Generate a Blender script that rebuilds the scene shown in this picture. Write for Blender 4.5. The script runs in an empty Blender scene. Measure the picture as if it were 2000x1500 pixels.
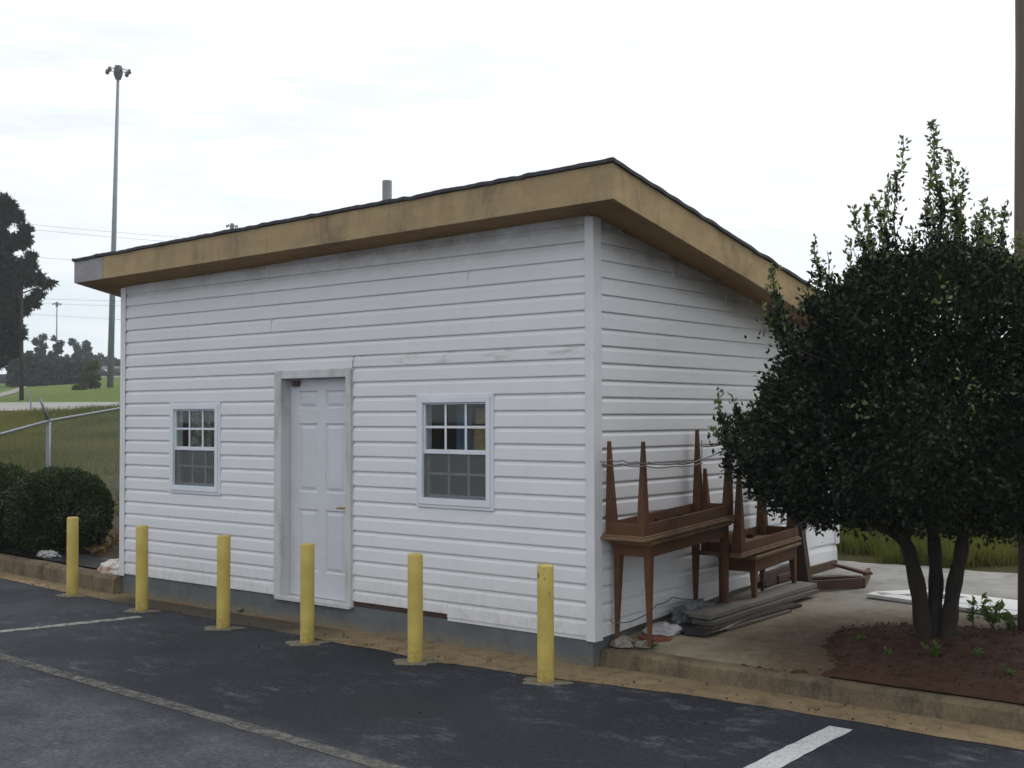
import bpy, bmesh, math, random
import numpy as np
from mathutils import Vector, Matrix, noise as mnoise
random.seed(7); rng = np.random.default_rng(7)
scene = bpy.context.scene
COL = scene.collection
R = math.radians

# ------------------------------------------------------------------ camera
cam_d = bpy.data.cameras.new('camera'); cam = bpy.data.objects.new('camera', cam_d); COL.objects.link(cam)
CR = Vector((0.77884909, 0.62720566, -0.00267676)); CU = Vector((0.01956279, -0.02002653, 0.99960804)); CF = Vector((-0.62690621, 0.77859617, 0.02786753))
CP = Vector((5.01833429, -7.17629103, 1.82552215))
m = Matrix.Identity(4)
for i in range(3):
    m[i][0] = CR[i]; m[i][1] = CU[i]; m[i][2] = -CF[i]; m[i][3] = CP[i]
cam.matrix_world = m
cam_d.sensor_width = 36.0; cam_d.lens = 2330 / 2000 * 36.0
cam_d.clip_start = 0.05; cam_d.clip_end = 3000
scene.camera = cam
scene.render.resolution_x = 1024; scene.render.resolution_y = 768

# ------------------------------------------------------------------ sky
SUN_EL, SUN_AZ = R(48), R(20)      # azimuth from +Y towards +X (behind the building)
world = bpy.data.worlds.new('World'); scene.world = world; world.use_nodes = True
nt = world.node_tree; nt.nodes.clear()
def N(nt, t, **kw):
    n = nt.nodes.new(t)
    for k, v in kw.items():
        if k in n.inputs: n.inputs[k].default_value = v
        else: setattr(n, k, v)
    return n
wo = N(nt, 'ShaderNodeOutputWorld')
sky = N(nt, 'ShaderNodeTexSky'); sky.sky_type = 'NISHITA'; sky.sun_disc = False
sky.sun_elevation = SUN_EL; sky.sun_rotation = SUN_AZ; sky.dust_density = 3.0
bg1 = N(nt, 'ShaderNodeBackground'); bg1.inputs['Strength'].default_value = 0.13
nt.links.new(sky.outputs[0], bg1.inputs['Color'])
tc = N(nt, 'ShaderNodeTexCoord')
mp = N(nt, 'ShaderNodeMapping'); mp.inputs['Scale'].default_value = (1.6, 1.6, 9.0); mp.inputs['Rotation'].default_value = (R(8), R(14), 0)
nt.links.new(tc.outputs['Generated'], mp.inputs[0])
ns = N(nt, 'ShaderNodeTexNoise', Scale=3.4, Detail=8.0, Roughness=0.6)
nt.links.new(mp.outputs[0], ns.inputs['Vector'])
rp = N(nt, 'ShaderNodeValToRGB')
rp.color_ramp.elements[0].position = 0.36; rp.color_ramp.elements[0].color = (0.80, 0.85, 0.90, 1)
rp.color_ramp.elements[1].position = 0.58; rp.color_ramp.elements[1].color = (1.0, 1.0, 1.0, 1)
nt.links.new(ns.outputs['Fac'], rp.inputs[0])
# paler and bluer band of sky low over the horizon
sep = N(nt, 'ShaderNodeSeparateXYZ'); nt.links.new(tc.outputs['Generated'], sep.inputs[0])
mr = N(nt, 'ShaderNodeMapRange'); mr.inputs['From Min'].default_value = 0.0; mr.inputs['From Max'].default_value = 0.22
mr.inputs['To Min'].default_value = 0.75; mr.inputs['To Max'].default_value = 0.0
nt.links.new(sep.outputs['Z'], mr.inputs[0])
mx = N(nt, 'ShaderNodeMix', data_type='RGBA'); nt.links.new(mr.outputs[0], mx.inputs[0]); nt.links.new(rp.outputs[0], mx.inputs[6])
mx.inputs[7].default_value = (0.74, 0.85, 0.90, 1)
bg2 = N(nt, 'ShaderNodeBackground'); bg2.inputs['Strength'].default_value = 0.98
nt.links.new(mx.outputs[2], bg2.inputs['Color'])
dotn = N(nt, 'ShaderNodeVectorMath', operation='DOT_PRODUCT'); nt.links.new(tc.outputs['Generated'], dotn.inputs[0])
dotn.inputs[1].default_value = (math.sin(SUN_AZ) * math.cos(SUN_EL), math.cos(SUN_AZ) * math.cos(SUN_EL), math.sin(SUN_EL))
gl = N(nt, 'ShaderNodeMapRange'); gl.inputs['From Min'].default_value = -0.8; gl.inputs['From Max'].default_value = 0.8
gl.inputs['To Min'].default_value = 0.88; gl.inputs['To Max'].default_value = 1.16
nt.links.new(dotn.outputs['Value'], gl.inputs[0]); nt.links.new(gl.outputs[0], bg2.inputs['Strength'])
ms = N(nt, 'ShaderNodeMixShader'); ms.inputs[0].default_value = 0.9
nt.links.new(bg1.outputs[0], ms.inputs[1]); nt.links.new(bg2.outputs[0], ms.inputs[2]); nt.links.new(ms.outputs[0], wo.inputs['Surface'])

sun_d = bpy.data.lights.new('sun', 'SUN'); sun = bpy.data.objects.new('sun', sun_d); COL.objects.link(sun)
sun_d.energy = 0.8; sun_d.angle = R(25); sun_d.color = (1.0, 0.96, 0.9)
sdir = Vector((math.sin(SUN_AZ) * math.cos(SUN_EL), math.cos(SUN_AZ) * math.cos(SUN_EL), math.sin(SUN_EL)))
sun.rotation_euler = sdir.to_track_quat('Z', 'Y').to_euler()

scene.view_settings.view_transform = 'Standard'; scene.view_settings.look = 'None'
scene.view_settings.exposure = 0.24; scene.view_settings.gamma = 1.0
scene.render.engine = 'CYCLES'
scene.cycles.max_bounces = 8; scene.cycles.transparent_max_bounces = 16

# ------------------------------------------------------------------ helpers
def px(u, v, d):
    """point at forward distance d seen at photo position u, v (used once to measure the place)"""
    return CP + d * (CF + CR * ((u - 1000) / 2330) + CU * ((750 - v) / 2330))
def ground_z(y):
    if y < 0.1: return 0.0
    if y < 5: return 0.14 + 0.06 * y
    if y < 100: return 0.44 + 0.085 * (y - 5)
    return 8.515
def on_ground(u, v):
    d = CF + CR * ((u - 1000) / 2330) + CU * ((750 - v) / 2330)
    lo = 1.0
    for i in range(4000):
        t = 5 + i * 0.1
        P = CP + d * t
        if P.z < ground_z(P.y): return P
    return P

class MB:
    def __init__(s): s.v = []; s.f = []
    def quad(s, a, b, c, d):
        n = len(s.v); s.v += [a, b, c, d]; s.f.append((n, n+1, n+2, n+3)); return s
    def poly(s, pts):
        n = len(s.v); s.v += list(pts); s.f.append(tuple(range(n, n+len(pts)))); return s
    def box(s, x0, x1, y0, y1, z0, z1, M=None):
        P = [Vector((x, y, z)) for z in (z0, z1) for y in (y0, y1) for x in (x0, x1)]
        if M: P = [M @ p for p in P]
        n = len(s.v); s.v += P
        for f in ((0,2,3,1),(4,5,7,6),(0,1,5,4),(2,6,7,3),(0,4,6,2),(1,3,7,5)): s.f.append(tuple(n+i for i in f))
        return s
    def hexa(s, P):  # 8 points in the order of box()
        n = len(s.v); s.v += [Vector(p) for p in P]
        for f in ((0,2,3,1),(4,5,7,6),(0,1,5,4),(2,6,7,3),(0,4,6,2),(1,3,7,5)): s.f.append(tuple(n+i for i in f))
        return s
    def prism(s, pts, ext):   # polygon (list of Vector) extruded by ext
        ext = Vector(ext); n = len(s.v); k = len(pts)
        s.v += [Vector(p) for p in pts] + [Vector(p) + ext for p in pts]
        s.f.append(tuple(range(n, n+k))[::-1]); s.f.append(tuple(range(n+k, n+2*k)))
        for i in range(k):
            j = (i+1) % k; s.f.append((n+i, n+j, n+k+j, n+k+i))
        return s
    def tube(s, pts, rad, seg=8, cap=True):
        pts = [Vector(p) for p in pts]
        if not hasattr(rad, '__len__'): rad = [rad] * len(pts)
        n = len(s.v); k = len(pts)
        up = Vector((0, 0, 1)); prev = None
        for i, p in enumerate(pts):
            t = (pts[min(i+1, k-1)] - pts[max(i-1, 0)]).normalized()
            a = t.cross(up) if abs(t.dot(up)) < 0.95 else t.cross(Vector((1, 0, 0)))
            if prev is not None:
                a = prev - t * prev.dot(t)
            a.normalize(); prev = a; b = t.cross(a)
            for j in range(seg):
                w = 2 * math.pi * j / seg
                s.v.append(p + (a * math.cos(w) + b * math.sin(w)) * rad[i])
        for i in range(k-1):
            for j in range(seg):
                j2 = (j+1) % seg
                s.f.append((n+i*seg+j, n+i*seg+j2, n+(i+1)*seg+j2, n+(i+1)*seg+j))
        if cap:
            s.f.append(tuple(n+j for j in range(seg))[::-1]); s.f.append(tuple(n+(k-1)*seg+j for j in range(seg)))
        return s
    def taper(s, p0, p1, w0, w1, M=None):  # square tapered leg from p0 (half width w0) to p1 (w1)
        p0, p1 = Vector(p0), Vector(p1); P = []
        for p, w in ((p0, w0), (p1, w1)):
            for y in (-w, w):
                for x in (-w, w): P.append(p + Vector((x, y, 0)))
        if M: P = [M @ q for q in P]
        return s.hexa(P)
    def build(s, name, mat, parent=None, smooth=False, bevel=0, fix=True, segs=2):
        me = bpy.data.meshes.new(name)
        me.from_pydata([tuple(p) for p in s.v], [], s.f); me.update()
        if fix:
            bm = bmesh.new(); bm.from_mesh(me); bmesh.ops.recalc_face_normals(bm, faces=bm.faces); bm.to_mesh(me); bm.free()
        o = bpy.data.objects.new(name, me); COL.objects.link(o)
        if mat: me.materials.append(mat)
        if smooth:
            for p in me.polygons: p.use_smooth = True
        if parent is not None:
            o.parent = parent
            if parent.get('_w'): o.location = -Vector(parent['_w'])
        if bevel:
            b = o.modifiers.new('bevel', 'BEVEL'); b.width = bevel; b.segments = segs; b.limit_method = 'ANGLE'; b.angle_limit = R(40)
        return o
def bigmesh(name, verts, faces, mat, parent=None, attr=None, smooth=False):
    """fast mesh from numpy arrays (all faces same size)"""
    me = bpy.data.meshes.new(name); k = faces.shape[1]
    me.vertices.add(len(verts)); me.vertices.foreach_set('co', verts.astype(np.float32).ravel())
    me.loops.add(faces.size); me.loops.foreach_set('vertex_index', faces.astype(np.int32).ravel())
    me.polygons.add(len(faces)); me.polygons.foreach_set('loop_start', (np.arange(len(faces)) * k).astype(np.int32))
    me.update(calc_edges=True)
    if attr is not None:
        a = me.attributes.new('tone', 'FLOAT', 'FACE'); a.data.foreach_set('value', attr.astype(np.float32))
    me.materials.append(mat); me.validate()
    o = bpy.data.objects.new(name, me); COL.objects.link(o)
    if parent is not None:
        o.parent = parent
        if parent.get('_w'): o.location = -Vector(parent['_w'])
    return o
def tag(o, label=None, cat=None, group=None, kind=None):
    if label: o['label'] = label
    if cat: o['category'] = cat
    if group: o['group'] = group
    if kind: o['kind'] = kind
    return o
def thing(name, loc, label, cat, group=None, world_verts=True):
    """Empty at the thing's base; with world_verts its parts are written in world coordinates"""
    o = bpy.data.objects.new(name, None); COL.objects.link(o); o.location = loc; o.empty_display_size = 0.2
    if world_verts: o['_w'] = list(loc)
    return tag(o, label, cat, group)
def copy_thing(root, loc, label=None):
    r = root.copy(); COL.objects.link(r); r.location = loc
    if label: r['label'] = label
    for ch in list(root.children):
        c = ch.copy(); COL.objects.link(c); c.parent = r
        for g in list(ch.children):
            d = g.copy(); COL.objects.link(d); d.parent = c
    return r

# ------------------------------------------------------------------ materials
def newmat(name):
    M_ = bpy.data.materials.new(name); M_.use_nodes = True
    t = M_.node_tree; b = t.nodes['Principled BSDF']; return M_, t, b
def ramp(t, src, p0, p1, c0=(0,0,0,1), c1=(1,1,1,1)):
    r = t.nodes.new('ShaderNodeValToRGB'); r.color_ramp.elements[0].position = p0; r.color_ramp.elements[1].position = p1
    r.color_ramp.elements[0].color = c0; r.color_ramp.elements[1].color = c1
    t.links.new(src, r.inputs[0]); return r.outputs[0]
def noise(t, vec, scale, detail=5, rough=0.6, stretch=None, distort=0):
    if stretch:
        mpn = t.nodes.new('ShaderNodeMapping'); mpn.inputs['Scale'].default_value = stretch; t.links.new(vec, mpn.inputs[0]); vec = mpn.outputs[0]
    n = t.nodes.new('ShaderNodeTexNoise'); n.inputs['Scale'].default_value = scale; n.inputs['Detail'].default_value = detail
    n.inputs['Roughness'].default_value = rough; n.inputs['Distortion'].default_value = distort
    t.links.new(vec, n.inputs['Vector']); return n.outputs['Fac']
def mixc(t, fac, a, b, mode='MIX'):
    n = t.nodes.new('ShaderNodeMix'); n.data_type = 'RGBA'; n.blend_type = mode
    if hasattr(fac, 'links') or hasattr(fac, 'is_linked'): t.links.new(fac, n.inputs[0])
    else: n.inputs[0].default_value = fac
    for i, c in ((6, a), (7, b)):
        if hasattr(c, 'is_linked'): t.links.new(c, n.inputs[i])
        else: n.inputs[i].default_value = (*c, 1) if len(c) == 3 else c
    return n.outputs[2]
def mathn(t, op, a, b=None, clamp=False):
    n = t.nodes.new('ShaderNodeMath'); n.operation = op; n.use_clamp = clamp
    for i, c in ((0, a), (1, b)):
        if c is None: continue
        if hasattr(c, 'is_linked'): t.links.new(c, n.inputs[i])
        else: n.inputs[i].default_value = c
    return n.outputs[0]
def bump(t, b, h, strength, dist=0.01):
    n = t.nodes.new('ShaderNodeBump'); n.inputs['Strength'].default_value = strength; n.inputs['Distance'].default_value = dist
    t.links.new(h, n.inputs['Height']); t.links.new(n.outputs[0], b.inputs['Normal'])
def coords(t, kind='Object'):
    return t.nodes.new('ShaderNodeTexCoord').outputs[kind]
def simple(name, c1, c2=None, scale=8, rough=0.7, p=(0.35, 0.7), stretch=None, bmp=0.0, bscale=None, metal=0.0, spec=0.5, bdist=0.005, detail=6):
    M_, t, b = newmat(name); v = coords(t)
    b.inputs['Roughness'].default_value = rough; b.inputs['Metallic'].default_value = metal; b.inputs['Specular IOR Level'].default_value = spec
    if c2 is None: c2 = tuple(x * 0.75 for x in c1)
    n = noise(t, v, scale, detail, 0.65, stretch)
    f = ramp(t, n, *p)
    t.links.new(mixc(t, f, c1, c2), b.inputs['Base Color'])
    if bmp: bump(t, b, noise(t, v, bscale or scale * 6, 5, 0.6, stretch), bmp, bdist)
    return M_

M = {}
# white vinyl siding: faint grime overall, brown mildew and painted eave shade near the top
def make_siding(name, side=False):
    M_, t, b = newmat(name); v = coords(t)
    s = t.nodes.new('ShaderNodeSeparateXYZ'); t.links.new(v, s.inputs[0])
    g1 = ramp(t, noise(t, v, 1.3, 6, 0.6, (1, 1, 2.5)), 0.35, 0.75)
    base = mixc(t, g1, (0.715, 0.72, 0.75), (0.665, 0.67, 0.69))
    streak = ramp(t, noise(t, v, 9, 5, 0.7, (1, 1, 0.12)), 0.52, 0.80)
    base = mixc(t, mathn(t, 'MULTIPLY', streak, 0.12), base, (0.40, 0.40, 0.37))
    # blotchy mildew and the eaves' shade, both painted into the upper rows
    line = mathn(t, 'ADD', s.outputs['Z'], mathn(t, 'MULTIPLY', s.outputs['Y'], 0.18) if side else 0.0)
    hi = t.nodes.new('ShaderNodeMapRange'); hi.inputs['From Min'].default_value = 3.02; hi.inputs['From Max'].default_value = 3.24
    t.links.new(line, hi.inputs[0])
    mil_shade = mathn(t, 'MULTIPLY', hi.outputs[0], ramp(t, noise(t, v, 1.7, 7, 0.7, (1, 1, 1.5)), 0.30, 0.62), True)
    base = mixc(t, mathn(t, 'MULTIPLY', mil_shade, 0.75), base, (0.25, 0.225, 0.18))
    # splash dirt on the lowest row
    lo = t.nodes.new('ShaderNodeMapRange'); lo.inputs['From Min'].default_value = 0.55; lo.inputs['From Max'].default_value = 0.2
    t.links.new(s.outputs['Z'], lo.inputs[0])
    sp = mathn(t, 'MULTIPLY', lo.outputs[0], ramp(t, noise(t, v, 14, 6, 0.7), 0.45, 0.7), True)
    base = mixc(t, mathn(t, 'MULTIPLY', sp, 0.5), base, (0.42, 0.36, 0.28))
    t.links.new(base, b.inputs['Base Color'])
    b.inputs['Roughness'].default_value = 0.48; b.inputs['Specular IOR Level'].default_value = 0.35
    bump(t, b, noise(t, v, 2.2, 4, 0.5, (1, 1, 3)), 0.35, 0.01)
    return M_
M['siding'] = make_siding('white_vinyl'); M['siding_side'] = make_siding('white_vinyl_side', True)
M['siding_dirty'] = simple('dirty_vinyl', (0.68, 0.685, 0.70), (0.42, 0.40, 0.37), 3, 0.5, (0.52, 0.72), (1, 1, 6))
M['trim'] = simple('white_trim', (0.70, 0.71, 0.735), (0.60, 0.61, 0.64), 3, 0.45)
M['window_vinyl'] = simple('window_vinyl', (0.70, 0.73, 0.785), (0.63, 0.66, 0.71), 3, 0.35)
M['doorpaint'] = simple('door_paint', (0.62, 0.63, 0.675), (0.56, 0.57, 0.61), 3, 0.45, bmp=0.1, bscale=14)
M['frame_dirty'] = simple('dirty_door_frame', (0.56, 0.56, 0.57), (0.30, 0.285, 0.25), 5, 0.6, (0.48, 0.80), (1, 1, 0.35), 0.3)
M['brass'] = simple('brass', (0.45, 0.28, 0.09), (0.25, 0.15, 0.06), 30, 0.35, metal=0.9)
M['brown_metal'] = simple('brown_metal', (0.10, 0.05, 0.04), (0.05, 0.03, 0.025), 30, 0.5)
def make_block():
    M_, t, b = newmat('painted_foundation'); v = coords(t)
    n = ramp(t, noise(t, v, 4, 8, 0.7), 0.3, 0.75)
    base = mixc(t, n, (0.085, 0.10, 0.11), (0.15, 0.16, 0.165))
    s = t.nodes.new('ShaderNodeSeparateXYZ'); t.links.new(v, s.inputs[0])
    lo = t.nodes.new('ShaderNodeMapRange'); lo.inputs['From Min'].default_value = 0.10; lo.inputs['From Max'].default_value = 0.0; t.links.new(s.outputs['Z'], lo.inputs[0])
    d = mathn(t, 'MULTIPLY', lo.outputs[0], ramp(t, noise(t, v, 7, 6, 0.7), 0.35, 0.65), True)
    base = mixc(t, d, base, (0.23, 0.18, 0.10))
    t.links.new(base, b.inputs['Base Color']); b.inputs['Roughness'].default_value = 0.9
    bump(t, b, noise(t, v, 40, 6, 0.7), 0.7, 0.006); return M_
M['block'] = make_block()
def make_ply(name, c1, c2, c3):
    M_, t, b = newmat(name); v = coords(t)
    g = noise(t, v, 3.0, 6, 0.6, (1.2, 1.2, 2.6))
    base = mixc(t, ramp(t, g, 0.3, 0.7), c1, c2)
    grain = ramp(t, noise(t, v, 22, 6, 0.7, (0.18, 0.18, 3.0)), 0.35, 0.75)
    base = mixc(t, mathn(t, 'MULTIPLY', grain, 0.35), base, c2)
    st = mathn(t, 'MULTIPLY', ramp(t, noise(t, v, 1.3, 8, 0.75, (1, 1, 0.6)), 0.46, 0.62), ramp(t, noise(t, v, 5, 6, 0.75, (1, 1, 0.3)), 0.40, 0.60))
    base = mixc(t, mathn(t, 'MULTIPLY', st, 0.6), base, c3)
    t.links.new(base, b.inputs['Base Color']); b.inputs['Roughness'].default_value = 0.85
    bump(t, b, grain, 0.3, 0.003); return M_
M['ply'] = make_ply('bare_plywood', (0.41, 0.305, 0.165), (0.32, 0.235, 0.125), (0.105, 0.08, 0.06))
M['ply_side'] = make_ply('bare_plywood_side', (0.42, 0.305, 0.155), (0.31, 0.22, 0.11), (0.065, 0.052, 0.05))
M['ply_grey'] = make_ply('weathered_board', (0.34, 0.33, 0.34), (0.25, 0.24, 0.25), (0.12, 0.11, 0.11))
M['soffit'] = make_ply('soffit_plywood', (0.36, 0.21, 0.085), (0.27, 0.15, 0.06), (0.10, 0.06, 0.035))
M['shingle'] = simple('roof_shingle', (0.035, 0.038, 0.045), (0.07, 0.07, 0.075), 22, 0.95, bmp=0.9, bscale=60)
M['ventpipe'] = simple('vent_pipe', (0.30, 0.31, 0.31), (0.22, 0.22, 0.22), 9, 0.6)
M['interior'] = simple('interior_wall', (0.18, 0.16, 0.14), (0.13, 0.12, 0.10), 3, 0.9)
M['sillwood'] = simple('rotten_sill', (0.07, 0.035, 0.025), (0.03, 0.02, 0.015), 12, 0.9, bmp=0.5)
def make_glass():
    M_, t, b = newmat('window_glass'); t.nodes.remove(b)
    tr = t.nodes.new('ShaderNodeBsdfTransparent'); tr.inputs[0].default_value = (0.9, 0.93, 0.92, 1)
    gl = t.nodes.new('ShaderNodeBsdfGlossy'); gl.inputs['Roughness'].default_value = 0.03
    lw = t.nodes.new('ShaderNodeMapRange'); fc = t.nodes.new('ShaderNodeLayerWeight'); fc.inputs[0].default_value = 0.5
    t.links.new(mathn(t, 'POWER', fc.outputs['Facing'], 4.0), lw.inputs[0]); lw.inputs['To Min'].default_value = 0.035; lw.inputs['To Max'].default_value = 0.9
    mxs = t.nodes.new('ShaderNodeMixShader'); t.links.new(lw.outputs[0], mxs.inputs[0]); t.links.new(tr.outputs[0], mxs.inputs[1]); t.links.new(gl.outputs[0], mxs.inputs[2])
    t.links.new(mxs.outputs[0], t.nodes['Material Output'].inputs[0]); return M_
M['glass'] = make_glass()
def make_mesh(name, col, a):
    M_, t, b = newmat(name); tr = t.nodes.new('ShaderNodeBsdfTransparent')
    b.inputs['Base Color'].default_value = (*col, 1); b.inputs['Roughness'].default_value = 0.9
    mxs = t.nodes.new('ShaderNodeMixShader'); mxs.inputs[0].default_value = a
    t.links.new(tr.outputs[0], mxs.inputs[1]); t.links.new(b.outputs[0], mxs.inputs[2]); t.links.new(mxs.outputs[0], t.nodes['Material Output'].inputs[0]); return M_
M['screen'] = make_mesh('insect_screen', (0.16, 0.165, 0.17), 0.42)
# asphalt
def make_asphalt():
    M_, t, b = newmat('asphalt'); v = coords(t)
    s = t.nodes.new('ShaderNodeSeparateXYZ'); t.links.new(v, s.inputs[0])
    wob = mathn(t, 'MULTIPLY', mathn(t, 'SUBTRACT', noise(t, v, 0.9, 7, 0.7), 0.5), 0.9)
    yb = mathn(t, 'ADD', s.outputs['Y'], wob)
    zone = t.nodes.new('ShaderNodeMapRange'); zone.inputs['From Min'].default_value = -2.50; zone.inputs['From Max'].default_value = -2.95; t.links.new(yb, zone.inputs[0])
    # left end of the sealed area is worn
    worn = t.nodes.new('ShaderNodeMapRange'); worn.inputs['From Min'].default_value = -1.5; worn.inputs['From Max'].default_value = -6.0; worn.inputs['To Max'].default_value = 0.60
    t.links.new(s.outputs['X'], worn.inputs[0])
    blot = ramp(t, noise(t, v, 0.8, 7, 0.65), 0.35, 0.7)
    seal = mixc(t, blot, (0.012, 0.014, 0.020), (0.027, 0.030, 0.039))
    seal = mixc(t, mathn(t, 'MULTIPLY', worn.outputs[0], blot), seal, (0.085, 0.09, 0.10))
    old = mixc(t, ramp(t, noise(t, v, 1.4, 9, 0.78), 0.40, 0.62), (0.034, 0.037, 0.045), (0.080, 0.084, 0.092))
    base = mixc(t, zone.outputs[0], seal, old)
    sc = mathn(t, 'MULTIPLY', ramp(t, noise(t, v, 3.4, 10, 0.78, (1.0, 1.7, 1)), 0.515, 0.66), ramp(t, noise(t, v, 0.9, 3, 0.5), 0.44, 0.58))
    base = mixc(t, mathn(t, 'MULTIPLY', sc, 0.50), base, (0.17, 0.18, 0.19))
    speck = ramp(t, noise(t, v, 34, 4, 0.8), 0.635, 0.70)
    base = mixc(t, mathn(t, 'MULTIPLY', speck, 0.40), base, (0.22, 0.22, 0.23))
    agg = noise(t, v, 30, 6, 0.9)
    base = mixc(t, 0.85, base, mixc(t, ramp(t, agg, 0.40, 0.62), (0.45, 0.45, 0.45), (1.65, 1.65, 1.65)), 'MULTIPLY')
    # dark fill patch, oval
    mpn = t.nodes.new('ShaderNodeMapping'); mpn.vector_type = 'POINT'
    mpn.inputs['Location'].default_value = (0.30 / 0.37, 1.74 / 0.235, 0); mpn.inputs['Scale'].default_value = (1 / 0.37, 1 / 0.235, 0)
    t.links.new(v, mpn.inputs[0]); ln = t.nodes.new('ShaderNodeVectorMath'); ln.operation = 'LENGTH'; t.links.new(mpn.outputs[0], ln.inputs[0])
    rr = mathn(t, 'ADD', ln.outputs['Value'], mathn(t, 'MULTIPLY', mathn(t, 'SUBTRACT', noise(t, v, 4, 4, 0.6), 0.5), 0.7))
    pf = ramp(t, rr, 0.90, 0.97, (1, 1, 1, 1), (0, 0, 0, 1))
    base = mixc(t, mathn(t, 'MULTIPLY', pf, 0.9), base, (0.016, 0.017, 0.019))
    t.links.new(base, b.inputs['Base Color'])
    t.links.new(ramp(t, blot, 0, 1, (0.75,)*3 + (1,), (0.9,)*3 + (1,)), b.inputs['Roughness'])
    b.inputs['Specular IOR Level'].default_value = 0.22
    bump(t, b, mathn(t, 'ADD', noise(t, v, 140, 4, 0.7), mathn(t, 'MULTIPLY', noise(t, v, 12, 4, 0.6), 0.8)), 0.6, 0.004)
    return M_
M['asphalt'] = make_asphalt()
def make_paint(name, col, keep0, keep1, under):
    M_, t, b = newmat(name); v = coords(t)
    w = ramp(t, noise(t, v, 9, 8, 0.75), keep0, keep1)
    w2 = ramp(t, noise(t, v, 60, 5, 0.75), 0.22, 0.50)
    k_ = mathn(t, 'MULTIPLY', w, w2)
    t.links.new(mixc(t, 0.0, col, col), b.inputs['Base Color']); b.inputs['Roughness'].default_value = 0.8
    tr = t.nodes.new('ShaderNodeBsdfTransparent'); mxs = t.nodes.new('ShaderNodeMixShader'); t.links.new(k_, mxs.inputs[0]); t.links.new(tr.outputs[0], mxs.inputs[1]); t.links.new(b.outputs[0], mxs.inputs[2]); t.links.new(mxs.outputs[0], t.nodes['Material Output'].inputs[0])
    bump(t, b, noise(t, v, 140, 4, 0.7), 0.5, 0.003); return M_
M['paint_fresh'] = make_paint('white_line_paint', (0.50, 0.50, 0.50), 0.20, 0.42, (0.22, 0.22, 0.22))
M['paint_worn'] = make_paint('worn_line_paint', (0.118, 0.113, 0.100), 0.30, 0.58, (0.055, 0.06, 0.068))
M['paint_worn2'] = make_paint('worn_bay_paint', (0.34, 0.33, 0.29), 0.28, 0.56, (0.08, 0.085, 0.09))
def make_conc(name, c1, c2, c3, sc=2.0):
    M_, t, b = newmat(name); v = coords(t)
    base = mixc(t, ramp(t, noise(t, v, sc, 8, 0.7), 0.3, 0.7), c1, c2)
    base = mixc(t, ramp(t, noise(t, v, sc * 2.7, 8, 0.75), 0.50, 0.72), base, c3)
    base = mixc(t, 0.35, base, mixc(t, ramp(t, noise(t, v, 90, 3, 0.7), 0.3, 0.7), (0.6,)*3, (1.35,)*3), 'MULTIPLY')
    t.links.new(base, b.inputs['Base Color']); b.inputs['Roughness'].default_value = 0.92
    b.inputs['Specular IOR Level'].default_value = 0.25
    bump(t, b, mathn(t, 'ADD', noise(t, v, 70, 6, 0.7), noise(t, v, 9, 4, 0.6)), 0.7, 0.006); return M_
def make_gutter():
    M_, t, b = newmat('sandy_gutter'); v = coords(t)
    s = t.nodes.new('ShaderNodeSeparateXYZ'); t.links.new(v, s.inputs[0])
    base = mixc(t, ramp(t, noise(t, v, 2.5, 8, 0.7), 0.3, 0.7), (0.20, 0.145, 0.080), (0.27, 0.205, 0.12))
    base = mixc(t, ramp(t, noise(t, v, 6, 8, 0.75), 0.48, 0.70), base, (0.095, 0.072, 0.042))
    wob = mathn(t, 'MULTIPLY', mathn(t, 'SUBTRACT', noise(t, v, 3, 6, 0.7), 0.5), 1.6)
    xm = mathn(t, 'ADD', mathn(t, 'ABSOLUTE', mathn(t, 'ADD', s.outputs['X'], 4.2), None), wob)
    mk = ramp(t, xm, 1.2, 1.7, (1, 1, 1, 1), (0, 0, 0, 1))
    ym = ramp(t, mathn(t, 'ADD', s.outputs['Y'], mathn(t, 'MULTIPLY', wob, 0.06)), 0.0, 1.0)
    ymr = t.nodes.new('ShaderNodeMapRange'); ymr.inputs['From Min'].default_value = -0.05; ymr.inputs['From Max'].default_value = -0.10
    t.links.new(mathn(t, 'ADD', s.outputs['Y'], mathn(t, 'MULTIPLY', wob, 0.06)), ymr.inputs[0])
    # ColorRamp clamps at 1, so scale the x distance first
    xmr = t.nodes.new('ShaderNodeMapRange'); xmr.inputs['From Min'].default_value = 1.9; xmr.inputs['From Max'].default_value = 1.2; t.links.new(xm, xmr.inputs[0])
    base = mixc(t, mathn(t, 'MULTIPLY', mathn(t, 'MULTIPLY', xmr.outputs[0], ymr.outputs[0]), 0.88), base, (0.052, 0.046, 0.036))
    base = mixc(t, 0.35, base, mixc(t, ramp(t, noise(t, v, 60, 4, 0.75), 0.3, 0.7), (0.5,)*3, (1.45,)*3), 'MULTIPLY')
    t.links.new(base, b.inputs['Base Color']); b.inputs['Roughness'].default_value = 0.95; b.inputs['Specular IOR Level'].default_value = 0.2
    bump(t, b, noise(t, v, 60, 6, 0.75), 0.8, 0.006); return M_
M['gutter'] = make_gutter()
M['gutter_old'] = make_conc('sandy_gutter_concrete', (0.21, 0.155, 0.085), (0.26, 0.20, 0.12), (0.10, 0.075, 0.045), 2.5)
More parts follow.
